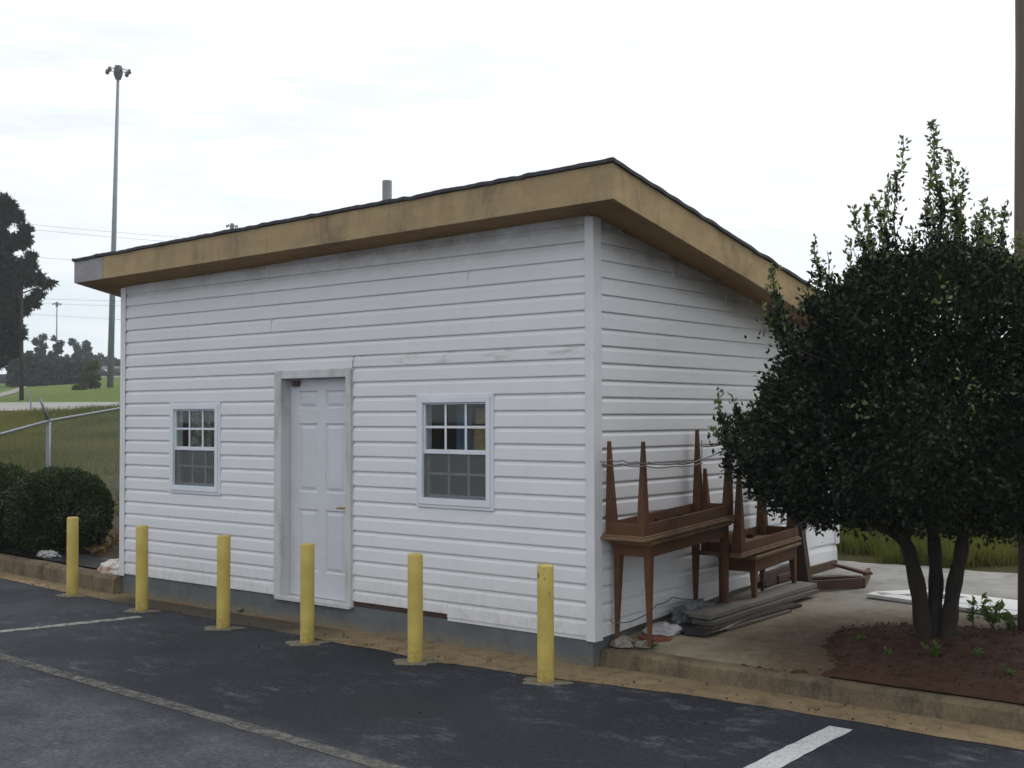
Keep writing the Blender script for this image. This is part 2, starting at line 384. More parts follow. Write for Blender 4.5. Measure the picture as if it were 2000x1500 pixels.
def make_kerb():
    M_, t, b = newmat('stained_kerb'); v = coords(t)
    base = mixc(t, ramp(t, noise(t, v, 3.5, 8, 0.7), 0.3, 0.7), (0.115, 0.088, 0.057), (0.20, 0.155, 0.10))
    base = mixc(t, ramp(t, noise(t, v, 5, 8, 0.8, (1, 1, 0.35)), 0.47, 0.66), base, (0.045, 0.041, 0.034))
    base = mixc(t, mathn(t, 'MULTIPLY', ramp(t, noise(t, v, 1.6, 5, 0.7), 0.5, 0.68), 0.7), base, (0.24, 0.19, 0.125))
    base = mixc(t, 0.4, base, mixc(t, ramp(t, noise(t, v, 60, 4, 0.75), 0.3, 0.7), (0.5,)*3, (1.45,)*3), 'MULTIPLY')
    t.links.new(base, b.inputs['Base Color']); b.inputs['Roughness'].default_value = 0.95; b.inputs['Specular IOR Level'].default_value = 0.2
    bump(t, b, mathn(t, 'ADD', noise(t, v, 50, 6, 0.75), noise(t, v, 10, 5, 0.7)), 0.9, 0.01); return M_
M['kerb'] = make_kerb()
M['kerb_old'] = make_conc('stained_kerb_concrete', (0.115, 0.090, 0.060), (0.17, 0.135, 0.092), (0.055, 0.05, 0.038), 3.5)
def make_slab():
    M_, t, b = newmat('slab_concrete'); v = coords(t)
    s = t.nodes.new('ShaderNodeSeparateXYZ'); t.links.new(v, s.inputs[0])
    far = t.nodes.new('ShaderNodeMapRange'); far.inputs['From Min'].default_value = 1.6; far.inputs['From Max'].default_value = 3.2
    t.links.new(mathn(t, 'ADD', s.outputs['Y'], mathn(t, 'MULTIPLY', mathn(t, 'SUBTRACT', noise(t, v, 1.2, 4, 0.6), 0.5), 1.2)), far.inputs[0])
    near = mixc(t, ramp(t, noise(t, v, 1.5, 8, 0.7), 0.3, 0.7), (0.19, 0.158, 0.105), (0.28, 0.245, 0.18))
    grey = mixc(t, ramp(t, noise(t, v, 2.0, 8, 0.7), 0.3, 0.7), (0.27, 0.265, 0.25), (0.36, 0.36, 0.345))
    base = mixc(t, far.outputs[0], near, grey)
    base = mixc(t, mathn(t, 'MULTIPLY', ramp(t, noise(t, v, 2.4, 10, 0.8, (1, 1.6, 1)), 0.47, 0.70), 0.75), base, (0.105, 0.082, 0.052))
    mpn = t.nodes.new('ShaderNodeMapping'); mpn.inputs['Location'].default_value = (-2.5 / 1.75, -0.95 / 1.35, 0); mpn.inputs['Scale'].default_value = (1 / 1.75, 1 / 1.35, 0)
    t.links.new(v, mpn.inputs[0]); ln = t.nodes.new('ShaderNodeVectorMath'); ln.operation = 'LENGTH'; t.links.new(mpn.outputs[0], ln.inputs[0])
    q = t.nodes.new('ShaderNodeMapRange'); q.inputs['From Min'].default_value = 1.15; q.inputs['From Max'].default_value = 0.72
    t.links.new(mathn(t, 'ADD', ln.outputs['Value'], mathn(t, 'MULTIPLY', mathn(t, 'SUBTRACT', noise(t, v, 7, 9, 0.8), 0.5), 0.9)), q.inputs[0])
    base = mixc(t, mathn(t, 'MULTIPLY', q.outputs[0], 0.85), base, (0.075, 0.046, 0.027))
    base = mixc(t, 0.3, base, mixc(t, ramp(t, noise(t, v, 90, 3, 0.7), 0.3, 0.7), (0.6,)*3, (1.35,)*3), 'MULTIPLY')
    t.links.new(base, b.inputs['Base Color']); b.inputs['Roughness'].default_value = 0.92; b.inputs['Specular IOR Level'].default_value = 0.25
    bump(t, b, mathn(t, 'ADD', noise(t, v, 60, 6, 0.7), noise(t, v, 6, 4, 0.6)), 0.6, 0.006); return M_
M['slab'] = make_slab()
M['chunk'] = make_conc('broken_concrete', (0.20, 0.18, 0.15), (0.28, 0.26, 0.23), (0.12, 0.10, 0.08), 8)
M['dirt'] = make_conc('mulch_dirt', (0.040, 0.019, 0.011), (0.078, 0.038, 0.022), (0.014, 0.010, 0.007), 9)
M['collar'] = make_conc('footing_concrete', (0.14, 0.122, 0.085), (0.22, 0.195, 0.14), (0.05, 0.046, 0.038), 18)
M['bollard'] = simple('yellow_paint', (0.57, 0.445, 0.115), (0.44, 0.325, 0.075), 6, 0.5, (0.35, 0.75), (1, 1, 0.5), 0.15, 30)
def make_chipped(nm, thr, boost):
    M_, t, b = newmat(nm); v = coords(t)
    s = t.nodes.new('ShaderNodeSeparateXYZ'); t.links.new(v, s.inputs[0])
    base = mixc(t, ramp(t, noise(t, v, 6, 6, 0.6), 0.35, 0.75), (0.57, 0.445, 0.115), (0.44, 0.325, 0.075))
    hi = t.nodes.new('ShaderNodeMapRange'); hi.inputs['From Min'].default_value = 0.62; hi.inputs['From Max'].default_value = 0.80
    hi.inputs['To Min'].default_value = 0.0; hi.inputs['To Max'].default_value = boost; t.links.new(s.outputs['Z'], hi.inputs[0])
    n = mathn(t, 'ADD', noise(t, v, 17, 6, 0.7, (1, 1, 0.55)), hi.outputs[0])
    dr = t.nodes.new('ShaderNodeMapRange'); dr.inputs['From Min'].default_value = 0.20; dr.inputs['From Max'].default_value = 0.0; t.links.new(s.outputs['Z'], dr.inputs[0])
    dirt = mathn(t, 'ADD', mathn(t, 'MULTIPLY', dr.outputs[0], ramp(t, noise(t, v, 25, 5, 0.7), 0.35, 0.65)), mathn(t, 'MULTIPLY', ramp(t, noise(t, v, 12, 7, 0.75, (1, 1, 0.2)), 0.55, 0.75), 0.35), True)
    base = mixc(t, mathn(t, 'MULTIPLY', dirt, 0.6), base, (0.22, 0.155, 0.05))
    base = mixc(t, ramp(t, n, thr, thr + 0.025), base, (0.10, 0.045, 0.02))
    t.links.new(base, b.inputs['Base Color']); b.inputs['Roughness'].default_value = 0.55; return M_
M['bollard_chip'] = make_chipped('chipped_yellow_paint', 0.655, 0.12); M['bollard_nick'] = make_chipped('nicked_yellow_paint', 0.675, 0.0)
M['tablewood'] = make_ply('table_wood', (0.130, 0.052, 0.017), (0.072, 0.029, 0.011), (0.022, 0.013, 0.009))
M['tabletop'] = make_ply('table_edge_wood', (0.23, 0.140, 0.072), (0.125, 0.070, 0.038), (0.05, 0.034, 0.024))
M['darkwood'] = make_ply('dark_wood', (0.050, 0.027, 0.018), (0.030, 0.018, 0.013), (0.015, 0.012, 0.010))
M['plank'] = make_ply('weathered_plank', (0.13, 0.115, 0.10), (0.085, 0.075, 0.067), (0.035, 0.03, 0.028))
M['plank_light'] = make_ply('grey_weathered_plank', (0.20, 0.185, 0.165), (0.13, 0.12, 0.108), (0.05, 0.045, 0.04))
M['crate'] = make_ply('frame_wood', (0.105, 0.062, 0.038), (0.065, 0.038, 0.025), (0.03, 0.02, 0.014))
M['blackplastic'] = simple('black_plastic', (0.012, 0.013, 0.015), (0.03, 0.03, 0.032), 12, 0.35, bmp=0.8, bscale=9, bdist=0.03)
M['clearplastic'] = simple('crumpled_plastic', (0.16, 0.18, 0.20), (0.07, 0.08, 0.09), 16, 0.25, bmp=1.0, bscale=20, bdist=0.03)
M['bag'] = simple('white_bag', (0.42, 0.42, 0.43), (0.25, 0.25, 0.26), 12, 0.55, bmp=0.7, bscale=18, bdist=0.02)
M['sandbag'] = simple('clay_stained_bag', (0.62, 0.60, 0.57), (0.36, 0.20, 0.12), 7, 0.7, (0.42, 0.60), bmp=0.7, bscale=16, bdist=0.02)
M['redclay'] = simple('red_clay', (0.20, 0.045, 0.02), (0.12, 0.03, 0.015), 14, 0.9, bmp=0.8)
M['whiteboard'] = simple('white_painted_board', (0.74, 0.74, 0.74), (0.62, 0.60, 0.58), 6, 0.5)
M['cable'] = simple('grey_cable', (0.16, 0.16, 0.16), (0.08, 0.08, 0.08), 20, 0.5)
M['polewood'] = simple('utility_pole_wood', (0.17, 0.125, 0.10), (0.10, 0.07, 0.055), 10, 0.9, (0.3, 0.7), (1, 1, 0.06), 0.6, 30)
M['polewood_far'] = simple('dark_pole_wood', (0.045, 0.036, 0.03), (0.03, 0.025, 0.02), 3, 0.9)
M['galv'] = simple('galvanised_steel', (0.19, 0.22, 0.245), (0.13, 0.15, 0.17), 20, 0.5, metal=0.5)
M['mast'] = simple('grey_mast_steel', (0.22, 0.25, 0.30), (0.16, 0.185, 0.22), 3, 0.6, metal=0.1)
M['lampdark'] = simple('dark_lamp_housing', (0.05, 0.055, 0.06), (0.08, 0.08, 0.09), 5, 0.5)
M['bark'] = simple('bark', (0.040, 0.031, 0.025), (0.014, 0.011, 0.009), 14, 0.95, (0.3, 0.7), (1, 1, 0.3), 0.9, 40, bdist=0.01)
M['cardboard'] = simple('cardboard', (0.42, 0.30, 0.17), (0.30, 0.21, 0.12), 5, 0.85)
M['bluecloth'] = simple('blue_cloth', (0.14, 0.19, 0.32), (0.05, 0.07, 0.14), 4, 0.9, (0.3, 0.7), (3, 3, 0.6))
M['darkcloth'] = simple('dark_cloth', (0.05, 0.05, 0.07), (0.02, 0.02, 0.03), 6, 0.9)
M['lace'] = simple('lace_curtain', (0.30, 0.36, 0.32), (0.10, 0.12, 0.10), 16, 0.9, (0.42, 0.58))
M['asphalt_road'] = simple('pale_road', (0.30, 0.29, 0.275), (0.23, 0.225, 0.215), 0.6, 0.9)
M['drive'] = simple('pale_drive', (0.26, 0.235, 0.21), (0.19, 0.175, 0.155), 0.6, 0.9)
M['carpaint'] = simple('dark_blue_car_paint', (0.012, 0.016, 0.035), (0.014, 0.018, 0.04), 3, 0.25, spec=0.6)
M['carpaint2'] = simple('silver_car_paint', (0.35, 0.36, 0.38), (0.30, 0.31, 0.33), 3, 0.3)
M['carglass'] = simple('car_glass', (0.02, 0.025, 0.03), (0.02, 0.025, 0.03), 3, 0.1)
M['tyre'] = simple('tyre_rubber', (0.02, 0.02, 0.02), (0.03, 0.03, 0.03), 10, 0.9)
M['housewall'] = simple('house_wall', (0.45, 0.36, 0.33), (0.38, 0.30, 0.28), 1, 0.9)
M['houseroof'] = simple('house_roof', (0.14, 0.12, 0.12), (0.10, 0.09, 0.09), 1, 0.9)
def make_terrain():
    M_, t, b = newmat('grassy_ground'); v = coords(t)
    s = t.nodes.new('ShaderNodeSeparateXYZ'); t.links.new(v, s.inputs[0])
    g = mixc(t, ramp(t, noise(t, v, 0.35, 8, 0.7), 0.3, 0.7), (0.060, 0.074, 0.022), (0.100, 0.098, 0.038))
    g = mixc(t, ramp(t, noise(t, v, 3.5, 8, 0.75), 0.40, 0.70), g, (0.10, 0.082, 0.045))
    far = t.nodes.new('ShaderNodeMapRange'); far.inputs['From Min'].default_value = 27; far.inputs['From Max'].default_value = 34; t.links.new(s.outputs['Y'], far.inputs[0])
    gf = mixc(t, ramp(t, noise(t, v, 0.16, 6, 0.6), 0.35, 0.65), (0.10, 0.155, 0.028), (0.14, 0.18, 0.045))
    g = mixc(t, far.outputs[0], g, gf)
    nr = t.nodes.new('ShaderNodeMapRange'); nr.inputs['From Min'].default_value = 7.5; nr.inputs['From Max'].default_value = 3.5
    t.links.new(mathn(t, 'ADD', mathn(t, 'ADD', s.outputs['Y'], mathn(t, 'MULTIPLY', mathn(t, 'SUBTRACT', noise(t, v, 0.5, 4, 0.6), 0.5), 3.0)), mathn(t, 'MULTIPLY', mathn(t, 'ADD', s.outputs['X'], 5.0, True), 9.0)), nr.inputs[0])
    br = mixc(t, ramp(t, noise(t, v, 7, 8, 0.75), 0.35, 0.65), (0.055, 0.038, 0.030), (0.125, 0.095, 0.075))
    g = mixc(t, nr.outputs[0], g, br)
    t.links.new(g, b.inputs['Base Color']); b.inputs['Roughness'].default_value = 0.95; b.inputs['Specular IOR Level'].default_value = 0.1
    bump(t, b, mathn(t, 'ADD', noise(t, v, 18, 6, 0.7), noise(t, v, 2, 4, 0.6)), 1.0, 0.08); return M_
M['terrain'] = make_terrain()
def make_leaf(name, c0, c1, rough=0.45, trans=0.25, spec=0.5, tcol=None):
    M_, t, b = newmat(name)
    at = t.nodes.new('ShaderNodeAttribute'); at.attribute_name = 'tone'
    c = mixc(t, at.outputs['Fac'], c0, c1)
    t.links.new(c, b.inputs['Base Color']); b.inputs['Roughness'].default_value = rough; b.inputs['Specular IOR Level'].default_value = spec
    tr = t.nodes.new('ShaderNodeBsdfTranslucent')
    tint = mixc(t, 1.0, c, tcol or (1.6, 1.8, 0.8), 'MULTIPLY'); t.links.new(tint, tr.inputs[0])
    mxs = t.nodes.new('ShaderNodeMixShader'); mxs.inputs[0].default_value = trans
    t.links.new(b.outputs[0], mxs.inputs[1]); t.links.new(tr.outputs[0], mxs.inputs[2]); t.links.new(mxs.outputs[0], t.nodes['Material Output'].inputs[0])
    return M_
M['leaf'] = make_leaf('evergreen_leaf', (0.006, 0.012, 0.006), (0.019, 0.031, 0.012), 0.45, 0.10, 0.22)
M['leaf_shoot'] = make_leaf('young_leaf', (0.050, 0.066, 0.030), (0.16, 0.175, 0.075), 0.4, 0.35, 0.5)
M['leaf_clip'] = make_leaf('clipped_shrub_leaf', (0.018, 0.030, 0.010), (0.050, 0.075, 0.022), 0.5, 0.15, 0.35)
M['leaf_weed'] = make_leaf('weed_leaf', (0.045, 0.085, 0.022), (0.10, 0.155, 0.04), 0.5, 0.35, 0.4)
M['leaf_red'] = make_leaf('reddish_leaf', (0.12, 0.08, 0.035), (0.20, 0.12, 0.06), 0.6, 0.3, 0.3)
M['pine'] = make_leaf('dark_conifer_leaf', (0.010, 0.016, 0.010), (0.022, 0.033, 0.016), 0.7, 0.08, 0.2)
M['fartree'] = make_leaf('hazed_far_tree_leaf', (0.040, 0.062, 0.066), (0.078, 0.102, 0.096), 0.8, 0.1, 0.1)  # pale blue of distance haze is mixed into the leaf colour
M['thicket'] = make_leaf('hazed_thicket_leaf', (0.026, 0.038, 0.040), (0.052, 0.066, 0.058), 0.8, 0.1, 0.1)  # thicket leaves lightened too, haze painted into their colour
M['olive'] = make_leaf('olive_shrub_leaf', (0.060, 0.070, 0.022), (0.11, 0.105, 0.04), 0.8, 0.15, 0.1)
M['grass'] = make_leaf('grass_blade', (0.060, 0.074, 0.020), (0.175, 0.155, 0.070), 0.8, 0.3, 0.1)
M['grass_lush'] = make_leaf('lush_weed_blade', (0.045, 0.068, 0.018), (0.135, 0.130, 0.050), 0.8, 0.35, 0.1)

# ------------------------------------------------------------------ setting: ground, roads, pavements
xs = sorted(set([-420, -300, -220, -160, -120, -90, -70, -50, -40, -30, -24, -18, -14, -11, -9, -8, -7, -6.2, -5.5, -4, -2, -1, 0, 1, 2, 3, 4, 6, 9, 13, 18, 26, 40, 70, 120, 200, 300]))
ys = sorted(set([-300, -150, -70, -30, -12, -4, 0.30, 0.34, 1, 2, 3, 4, 5, 6, 7, 8, 9, 10, 12, 14, 16, 18, 20, 23, 26, 30, 34, 40, 50, 60, 75, 100, 130, 170, 220, 300, 420, 600]))
vv = []; ff = []
for y in ys:
    for x in xs:
        if y <= 0.30: z = -0.03
        else: z = ground_z(y) - (0.012 if y < 5 else 0)
        if y > 6 and y < 26: z += 0.06 * mnoise.noise(Vector((x * 0.35, y * 0.35, 0)))
        vv.append((x, y, z))
nx = len(xs)
for j in range(len(ys) - 1):
    for i in range(nx - 1):
        a = j * nx + i; ff.append((a, a+1, a+1+nx, a+nx))
b = MB(); b.v = vv; b.f = ff
tag(b.build('ground', M['terrain'], fix=False), kind='structure')

b = MB(); b.quad((-60, -60, 0), (60, -60, 0), (60, 0.30, 0), (-60, 0.30, 0))
tag(b.build('parking_lot', M['asphalt'], fix=False), kind='structure')

# sandy gutter pan between wall or kerb and the asphalt
edge = [(-30, 0.9), (-20, 0.5), (-12, 0.05), (-9.5, -0.11), (-8.2, -0.17), (-7.3, -0.26), (-6.5, -0.33), (-5, -0.40), (-3.1, -0.46), (-1.9, -0.50), (-1.0, -0.56), (0.1, -0.46), (0.8, -0.34), (1.17, -0.31), (3, -0.32), (14, -0.32)]
inner = [(-30, 1.85), (-20, 1.0), (-8.7, 0.16), (-7.0, 0.04), (-5.98, -0.04), (-5.97, 0.03), (0.0, 0.03), (0.02, 0.10), (14, 0.10)]
def lerp(tab, x):
    for (a, ya), (c, yc) in zip(tab, tab[1:]):
        if x <= c: return ya + (yc - ya) * max(0, (x - a)) / (c - a)
    return tab[-1][1]
b = MB(); x = -30.0; row = []
while x <= 14:
    e = lerp(edge, x) + 0.035 * mnoise.noise(Vector((x * 2.1, 3, 0))) + 0.015 * mnoise.noise(Vector((x * 11, 5, 0)))
    row.append((x, e, lerp(inner, x) + 0.02)); x += 0.06
for a, c in zip(row, row[1:]): b.quad((a[0], a[1], 0.004), (c[0], c[1], 0.004), (c[0], c[2], 0.006), (a[0], a[2], 0.006))
tag(b.build('gutter', M['gutter'], fix=False), kind='structure')

# parking lines
b = MB()
def strip(b, p0, p1, w, z, n=24):
    p0, p1 = Vector(p0), Vector(p1); d = (p1 - p0); nrm = Vector((-d.y, d.x)).normalized()
    L_ = []
    for i in range(n + 1):
        c = p0 + d * i / n; j = 0.006
        L_.append((c + nrm * (w / 2 + random.uniform(-j, j)), c - nrm * (w / 2 + random.uniform(-j, j))))
    for a, c in zip(L_, L_[1:]): b.quad((a[1].x, a[1].y, z), (c[1].x, c[1].y, z), (c[0].x, c[0].y, z), (a[0].x, a[0].y, z))
strip(b, (2.10, -0.49), (2.125, -6.0), 0.15, 0.004, 60)
tag(b.build('parking_line', M['paint_fresh'], fix=False), kind='structure')
b = MB(); strip(b, (-14, -1.75), (-4.0, -2.46), 0.11, 0.004, 60); strip(b, (-4.0, -2.46), (2.6, -2.80), 0.11, 0.004, 60)
tag(b.build('parking_line', M['paint_worn'], fix=False), kind='structure')
b = MB(); strip(b, (-4.55, -0.74), (-4.93, -2.30), 0.12, 0.004, 30)
tag(b.build('parking_line', M['paint_worn2'], fix=False), kind='structure')

# kerbs
def kerb(name, pts, h, w=0.16):
    b = MB(); prof = [(0.0, -0.02), (0.02, h * 0.8), (0.045, h * 0.96), (0.07, h), (w - 0.02, h), (w, h - 0.002), (w, -0.02)]
    rows = []
    for i, p in enumerate(pts):
        q = pts[min(i+1, len(pts)-1)]; r_ = pts[max(i-1, 0)]
        d = Vector((q[0] - r_[0], q[1] - r_[1])).normalized(); nrm = Vector((-d.y, d.x))
        rows.append([(p[0] + nrm.x * (o + 0.004 * mnoise.noise(Vector((p[0]*3, o*9, 1)))), p[1] + nrm.y * o, z + 0.006 * mnoise.noise(Vector((p[0] * 2, z, 0)))) for o, z in prof])
    for a, c in zip(rows, rows[1:]):
        for k in range(len(prof) - 1): b.quad(a[k], c[k], c[k+1], a[k+1])
    b.poly(rows[0]); b.poly(rows[-1])
    o = b.build(name, M['kerb'], smooth=False); return tag(o, kind='structure')
kerb('kerb', [(-0.02 + 0.15 * i, 0.06 + 0.01 * math.sin(i * 0.2)) for i in range(95)], 0.128)
kerb('kerb', [(-30 + 0.2 * i, -0.12 - 0.078 * (-30 + 0.2 * i + 5.8)) for i in range(121)], 0.185)

# concrete slab beside the building
b = MB(); nxs, nys = 60, 56
def slab_back(x): return 4.12 + 0.10 * mnoise.noise(Vector((x * 1.6, 0, 4))) + 0.04 * mnoise.noise(Vector((x * 7, 0, 4)))
G = []
for j in range(nys + 1):
    for i in range(nxs + 1):
        x = -0.06 + 6.0 * i / nxs; y = 0.215 + (slab_back(x) - 0.215) * j / nys
        z = 0.15 + 0.06 * y + 0.008 * mnoise.noise(Vector((x * 1.4, y * 1.4, 2)))
        if j == 0: z = 0.122
        if j == 1: z -= 0.008
        if j == nys: z -= 0.0
        b.v.append((x, y, z))
for j in range(nys):
    for i in range(nxs):
        a = j * (nxs+1) + i; b.f.append((a, a+1, a+nxs+2, a+nxs+1))
n0 = len(b.v)
for i in range(nxs + 1):
    p = b.v[nys * (nxs+1) + i]; b.v.append((p[0], p[1] + 0.01, p[2] - 0.09))
for i in range(nxs):
    a = nys * (nxs+1) + i; b.f.append((a, a+1, n0+i+1, n0+i))
slab = tag(b.build('pavement', M['slab'], smooth=True), kind='structure')
def slab_z(y): return 0.15 + 0.06 * y

# dirt bed around the tree
bed = [(1.80, 0.10), (1.64, 0.30), (1.50, 0.50), (1.36, 0.75), (1.27, 1.05), (1.24, 1.22), (1.30, 1.42), (1.44, 1.60), (1.68, 1.76), (2.0, 1.84), (2.4, 1.92), (3.0, 2.05), (3.8, 2.2), (5.2, 2.3), (5.2, 0.10)]
def inside(x, y, P):
    c = False
    for (x0, y0), (x1, y1) in zip(P, P[1:] + P[:1]):
        if (y0 > y) != (y1 > y) and x < (x1 - x0) * (y - y0) / (y1 - y0) + x0: c = not c
    return c
def edge_d(x, y, P):
    best = 9
    for (x0, y0), (x1, y1) in zip(P, P[1:] + P[:1]):
        dx, dy = x1-x0, y1-y0; tt = max(0, min(1, ((x-x0)*dx + (y-y0)*dy) / (dx*dx + dy*dy)))
        best = min(best, math.hypot(x - x0 - tt*dx, y - y0 - tt*dy))
    return best
b = MB(); st = 0.025; idx = {}
for j in range(int(2.4 / st)):
    for i in range(int(4.2 / st)):
        x = 1.1 + i * st; y = 0.17 + j * st
        s_ = edge_d(x, y, bed) * (1 if inside(x, y, bed) else -1) + 0.05 * mnoise.noise(Vector((x * 5, y * 5, 0))) + 0.03 * mnoise.noise(Vector((x * 15, y * 15, 0)))
        z = slab_z(y) - 0.02 + 0.06 * max(-0.3, min(1, s_ / 0.20)) + 0.022 * mnoise.noise(Vector((x * 9, y * 9, 3))) + 0.022 * mnoise.noise(Vector((x * 24, y * 24, 3)))
        if y < 0.30: z = min(z, 0.142 + 0.4 * (y - 0.17) + 0.006 * mnoise.noise(Vector((x * 20, y * 20, 3))))
        idx[i, j] = len(b.v); b.v.append((x, y, z))
for (i, j), a in idx.items():
    if (i+1, j+1) in idx: b.f.append((a, idx[i+1, j], idx[i+1, j+1], idx[i, j+1]))
tag(b.build('soil', M['dirt'], smooth=True, fix=False), kind='structure')

# roads on the rising ground behind (they follow its slope)
def patch(name, pix, mat, dz=0.05):
    P = [on_ground(u, v) for u, v in pix]
    b = MB(); b.poly([(p.x, p.y, ground_z(p.y) + dz) for p in P])
    return tag(b.build(name, mat, fix=False), kind='structure')
RA, RB = on_ground(0, 804), on_ground(235, 803); RC, RD = on_ground(0, 787), on_ground(235, 787)
b = MB(); d1 = (RB - RA); d2 = (RD - RC)
pts = []
for k in (-1.5, 0, 1, 3, 6):
    a = RA + d1 * k; c = RC + d2 * k; pts.append((Vector((a.x, a.y, ground_z(a.y) + 0.05)), Vector((c.x, c.y, ground_z(c.y) + 0.05))))
for a, c in zip(pts, pts[1:]): b.quad(a[0], c[0], c[1], a[1])
tag(b.build('road', M['asphalt_road'], fix=False), kind='structure')
patch('road', [(-160, 800), (2, 776), (30, 768), (52, 757), (60, 750), (54, 745), (30, 742), (20, 744), (44, 748), (42, 755), (25, 762), (0, 769), (-160, 780)], M['drive'])
patch('road', [(150, 738), (420, 736), (420, 730), (150, 732)], M['asphalt_road'])

# ------------------------------------------------------------------ the building
L = 5.98; D = 4.24
bld = thing('storage_building', (-L / 2, D / 2, 0), 'small white vinyl-sided building with bare plywood fascia and a door between two windows', 'building')
def wall_top(x, y): return 3.305 + 0.0186 * x * 1.0 - 0.1785 * y
OPEN = [(-3.53, -2.52, 0.10, 2.245), (-5.14, -4.335, 1.085, 1.98), (-1.75, -0.93, 1.095, 2.013)]
def prof(z0, h):
    s = h / 0.127
    return [(z0, 0.0), (z0, 0.0165), (z0 + 0.006, 0.018), (z0 + 0.088 * s, 0.0145), (z0 + 0.112 * s, 0.003), (z0 + h, 0.002)]
def clip(P, za, zb):
    out = []
    for (z0, o0), (z1, o1) in zip(P, P[1:]):
        if z1 <= za and not (z0 == z1 == za): continue
        if z0 >= zb and z0 != z1: continue
        if z0 == z1:
            if za <= z0 < zb: out.append(((z0, o0), (z1, o1)))
            continue
        a, c = max(z0, za), min(z1, zb)
        f = lambda z: o0 + (o1 - o0) * (z - z0) / (z1 - z0)
        if c > a: out.append(((a, f(a)), (c, f(c))))
    return out
def cuts(z0, z1, openings):
    zz = [z0] + sorted({z for o in openings for z in o[2:4] if z0 < z < z1}) + [z1]; return list(zip(zz, zz[1:]))
def spans(a, b_, za, zb, openings):
    S = [(a, b_)]; zm = (za + zb) / 2
    for o in openings:
        if o[2] < zm < o[3]:
            n = []
            for s0, s1 in S:
                if o[1] <= s0 or o[0] >= s1: n.append((s0, s1)); continue
                if o[0] > s0: n.append((s0, o[0]))
                if o[1] < s1: n.append((o[1], s1))
            S = n
    return S
def siding(b, rows, a0, a1, openings, place):
    """rows: list of (z0,h); place(t, off, z)->point; panels run along t"""
    for z0, h in rows:
        P = prof(z0, h)
        for za, zb in cuts(z0, z0 + h, openings):
            for (s0, s1) in spans(a0, a1, za, zb, openings):
                n = max(1, int((s1 - s0) / 0.35)); 
                for (p, q) in clip(P, za, zb):
                    for k in range(n):
                        t0 = s0 + (s1 - s0) * k / n; t1 = s0 + (s1 - s0) * (k+1) / n
                        w = lambda t_, z_, o_: o_ + (0.0022 * mnoise.noise(Vector((t_ * 1.1, z0 * 5, 0))) if o_ > 0.01 else 0)
                        b.quad(place(t0, w(t0, p[0], p[1]), p[0]), place(t1, w(t1, p[0], p[1]), p[0]), place(t1, w(t1, q[0], q[1]), q[0]), place(t0, w(t0, q[0], q[1]), q[0]))
def cut_top(o, co, no):
    bm = bmesh.new(); bm.from_mesh(o.data)
    bmesh.ops.bisect_plane(bm, geom=bm.verts[:] + bm.edges[:] + bm.faces[:], plane_co=co, plane_no=no, clear_outer=True)
    bm.to_mesh(o.data); bm.free()
PITCH = 0.1265
rowsF = [(0.212 + PITCH * k, PITCH) for k in range(25)]
fplace = lambda t, off, z: (t, -off, z)
# left of the door and above it: regular rows; right of the door below the seam: the last course is short
b = MB()
siding(b, [r for r in rowsF if r[0] + PITCH < 2.40], -L + 0.02, -2.515, OPEN, fplace)
o_ = [r for r in rowsF if r[0] + PITCH >= 2.40]
siding(b, o_, -L + 0.02, -0.01, OPEN, fplace)
rowsR = [(0.222 + 0.1275 * k, 0.1275) for k in range(16)]
# lower strip stops short between the door and the right window (bare sill shows)
siding(b, rowsR[1:], -2.515, -0.01, OPEN, fplace)
siding(b, [(0.250, 0.0995)], -2.515, -1.42, OPEN, fplace); siding(b, rowsR[:1], -1.42, -0.01, OPEN, fplace)
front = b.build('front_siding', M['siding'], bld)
cut_top(front, (0, 0, 3.312), (-0.0186, 0, 1))
b = MB(); z1 = o_[0][0]; siding(b, [(rowsR[-1][0] + 0.1275, z1 - rowsR[-1][0] - 0.1275)], -2.505, -0.012, [], fplace)
b.build('patched_siding_strip', M['siding_dirty'], bld)['label'] = 'warped dirty siding strip'
# starter strip
MB().box(-1.42, -0.02, -0.012, -0.004, 0.196, 0.222).build('starter_strip', M['trim'], bld)
MB().box(-2.50, -1.42, -0.006, 0.03, 0.212, 0.262).build('rotten_sill', M['sillwood'], bld)
# side wall (right)
rplace = lambda t, off, z: (off, t, z)
b = MB(); siding(b, [(0.205 + PITCH * k, PITCH) for k in range(25)], 0.01, 3.50, [], rplace)
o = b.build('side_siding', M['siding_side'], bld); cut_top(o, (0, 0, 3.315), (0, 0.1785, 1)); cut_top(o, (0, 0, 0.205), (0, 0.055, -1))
b = MB(); siding(b, [(0.335 + 0.225 * k, 0.225) for k in range(12)], 3.56, D, [], rplace)
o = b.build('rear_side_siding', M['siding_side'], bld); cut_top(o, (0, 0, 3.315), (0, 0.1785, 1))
MB().box(0.001, 0.035, 3.49, 3.565, 0.32, 2.68).build('siding_joint_post', M['trim'], bld, bevel=0.004)
# left and back walls
b = MB(); siding(b, [(0.205 + PITCH * k, PITCH) for k in range(25)], 0.01, D, [], lambda t, off, z: (-L - off, t, z))
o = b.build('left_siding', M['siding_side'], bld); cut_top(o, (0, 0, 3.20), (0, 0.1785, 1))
b = MB(); siding(b, [(0.42 + PITCH * k, PITCH) for k in range(17)], -L, 0, [], lambda t, off, z: (t, D + off, z))
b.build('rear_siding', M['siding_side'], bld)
for xa, za, zb in ((-3.65, 3.10, 3.235), (-3.60, 2.62, 2.745), (-1.2, 2.87, 2.99)):
    b = MB(); b.box(xa, xa + 0.006, -0.0205, -0.002, za, zb); b.build('siding_seam', M['siding_dirty'], bld)
for ya, za, zb in ((1.12, 2.90, 3.02), (1.98, 2.78, 2.90)):
    b = MB(); b.box(0.002, 0.0205, ya, ya + 0.006, za, zb); b.build('siding_seam', M['siding_dirty'], bld)
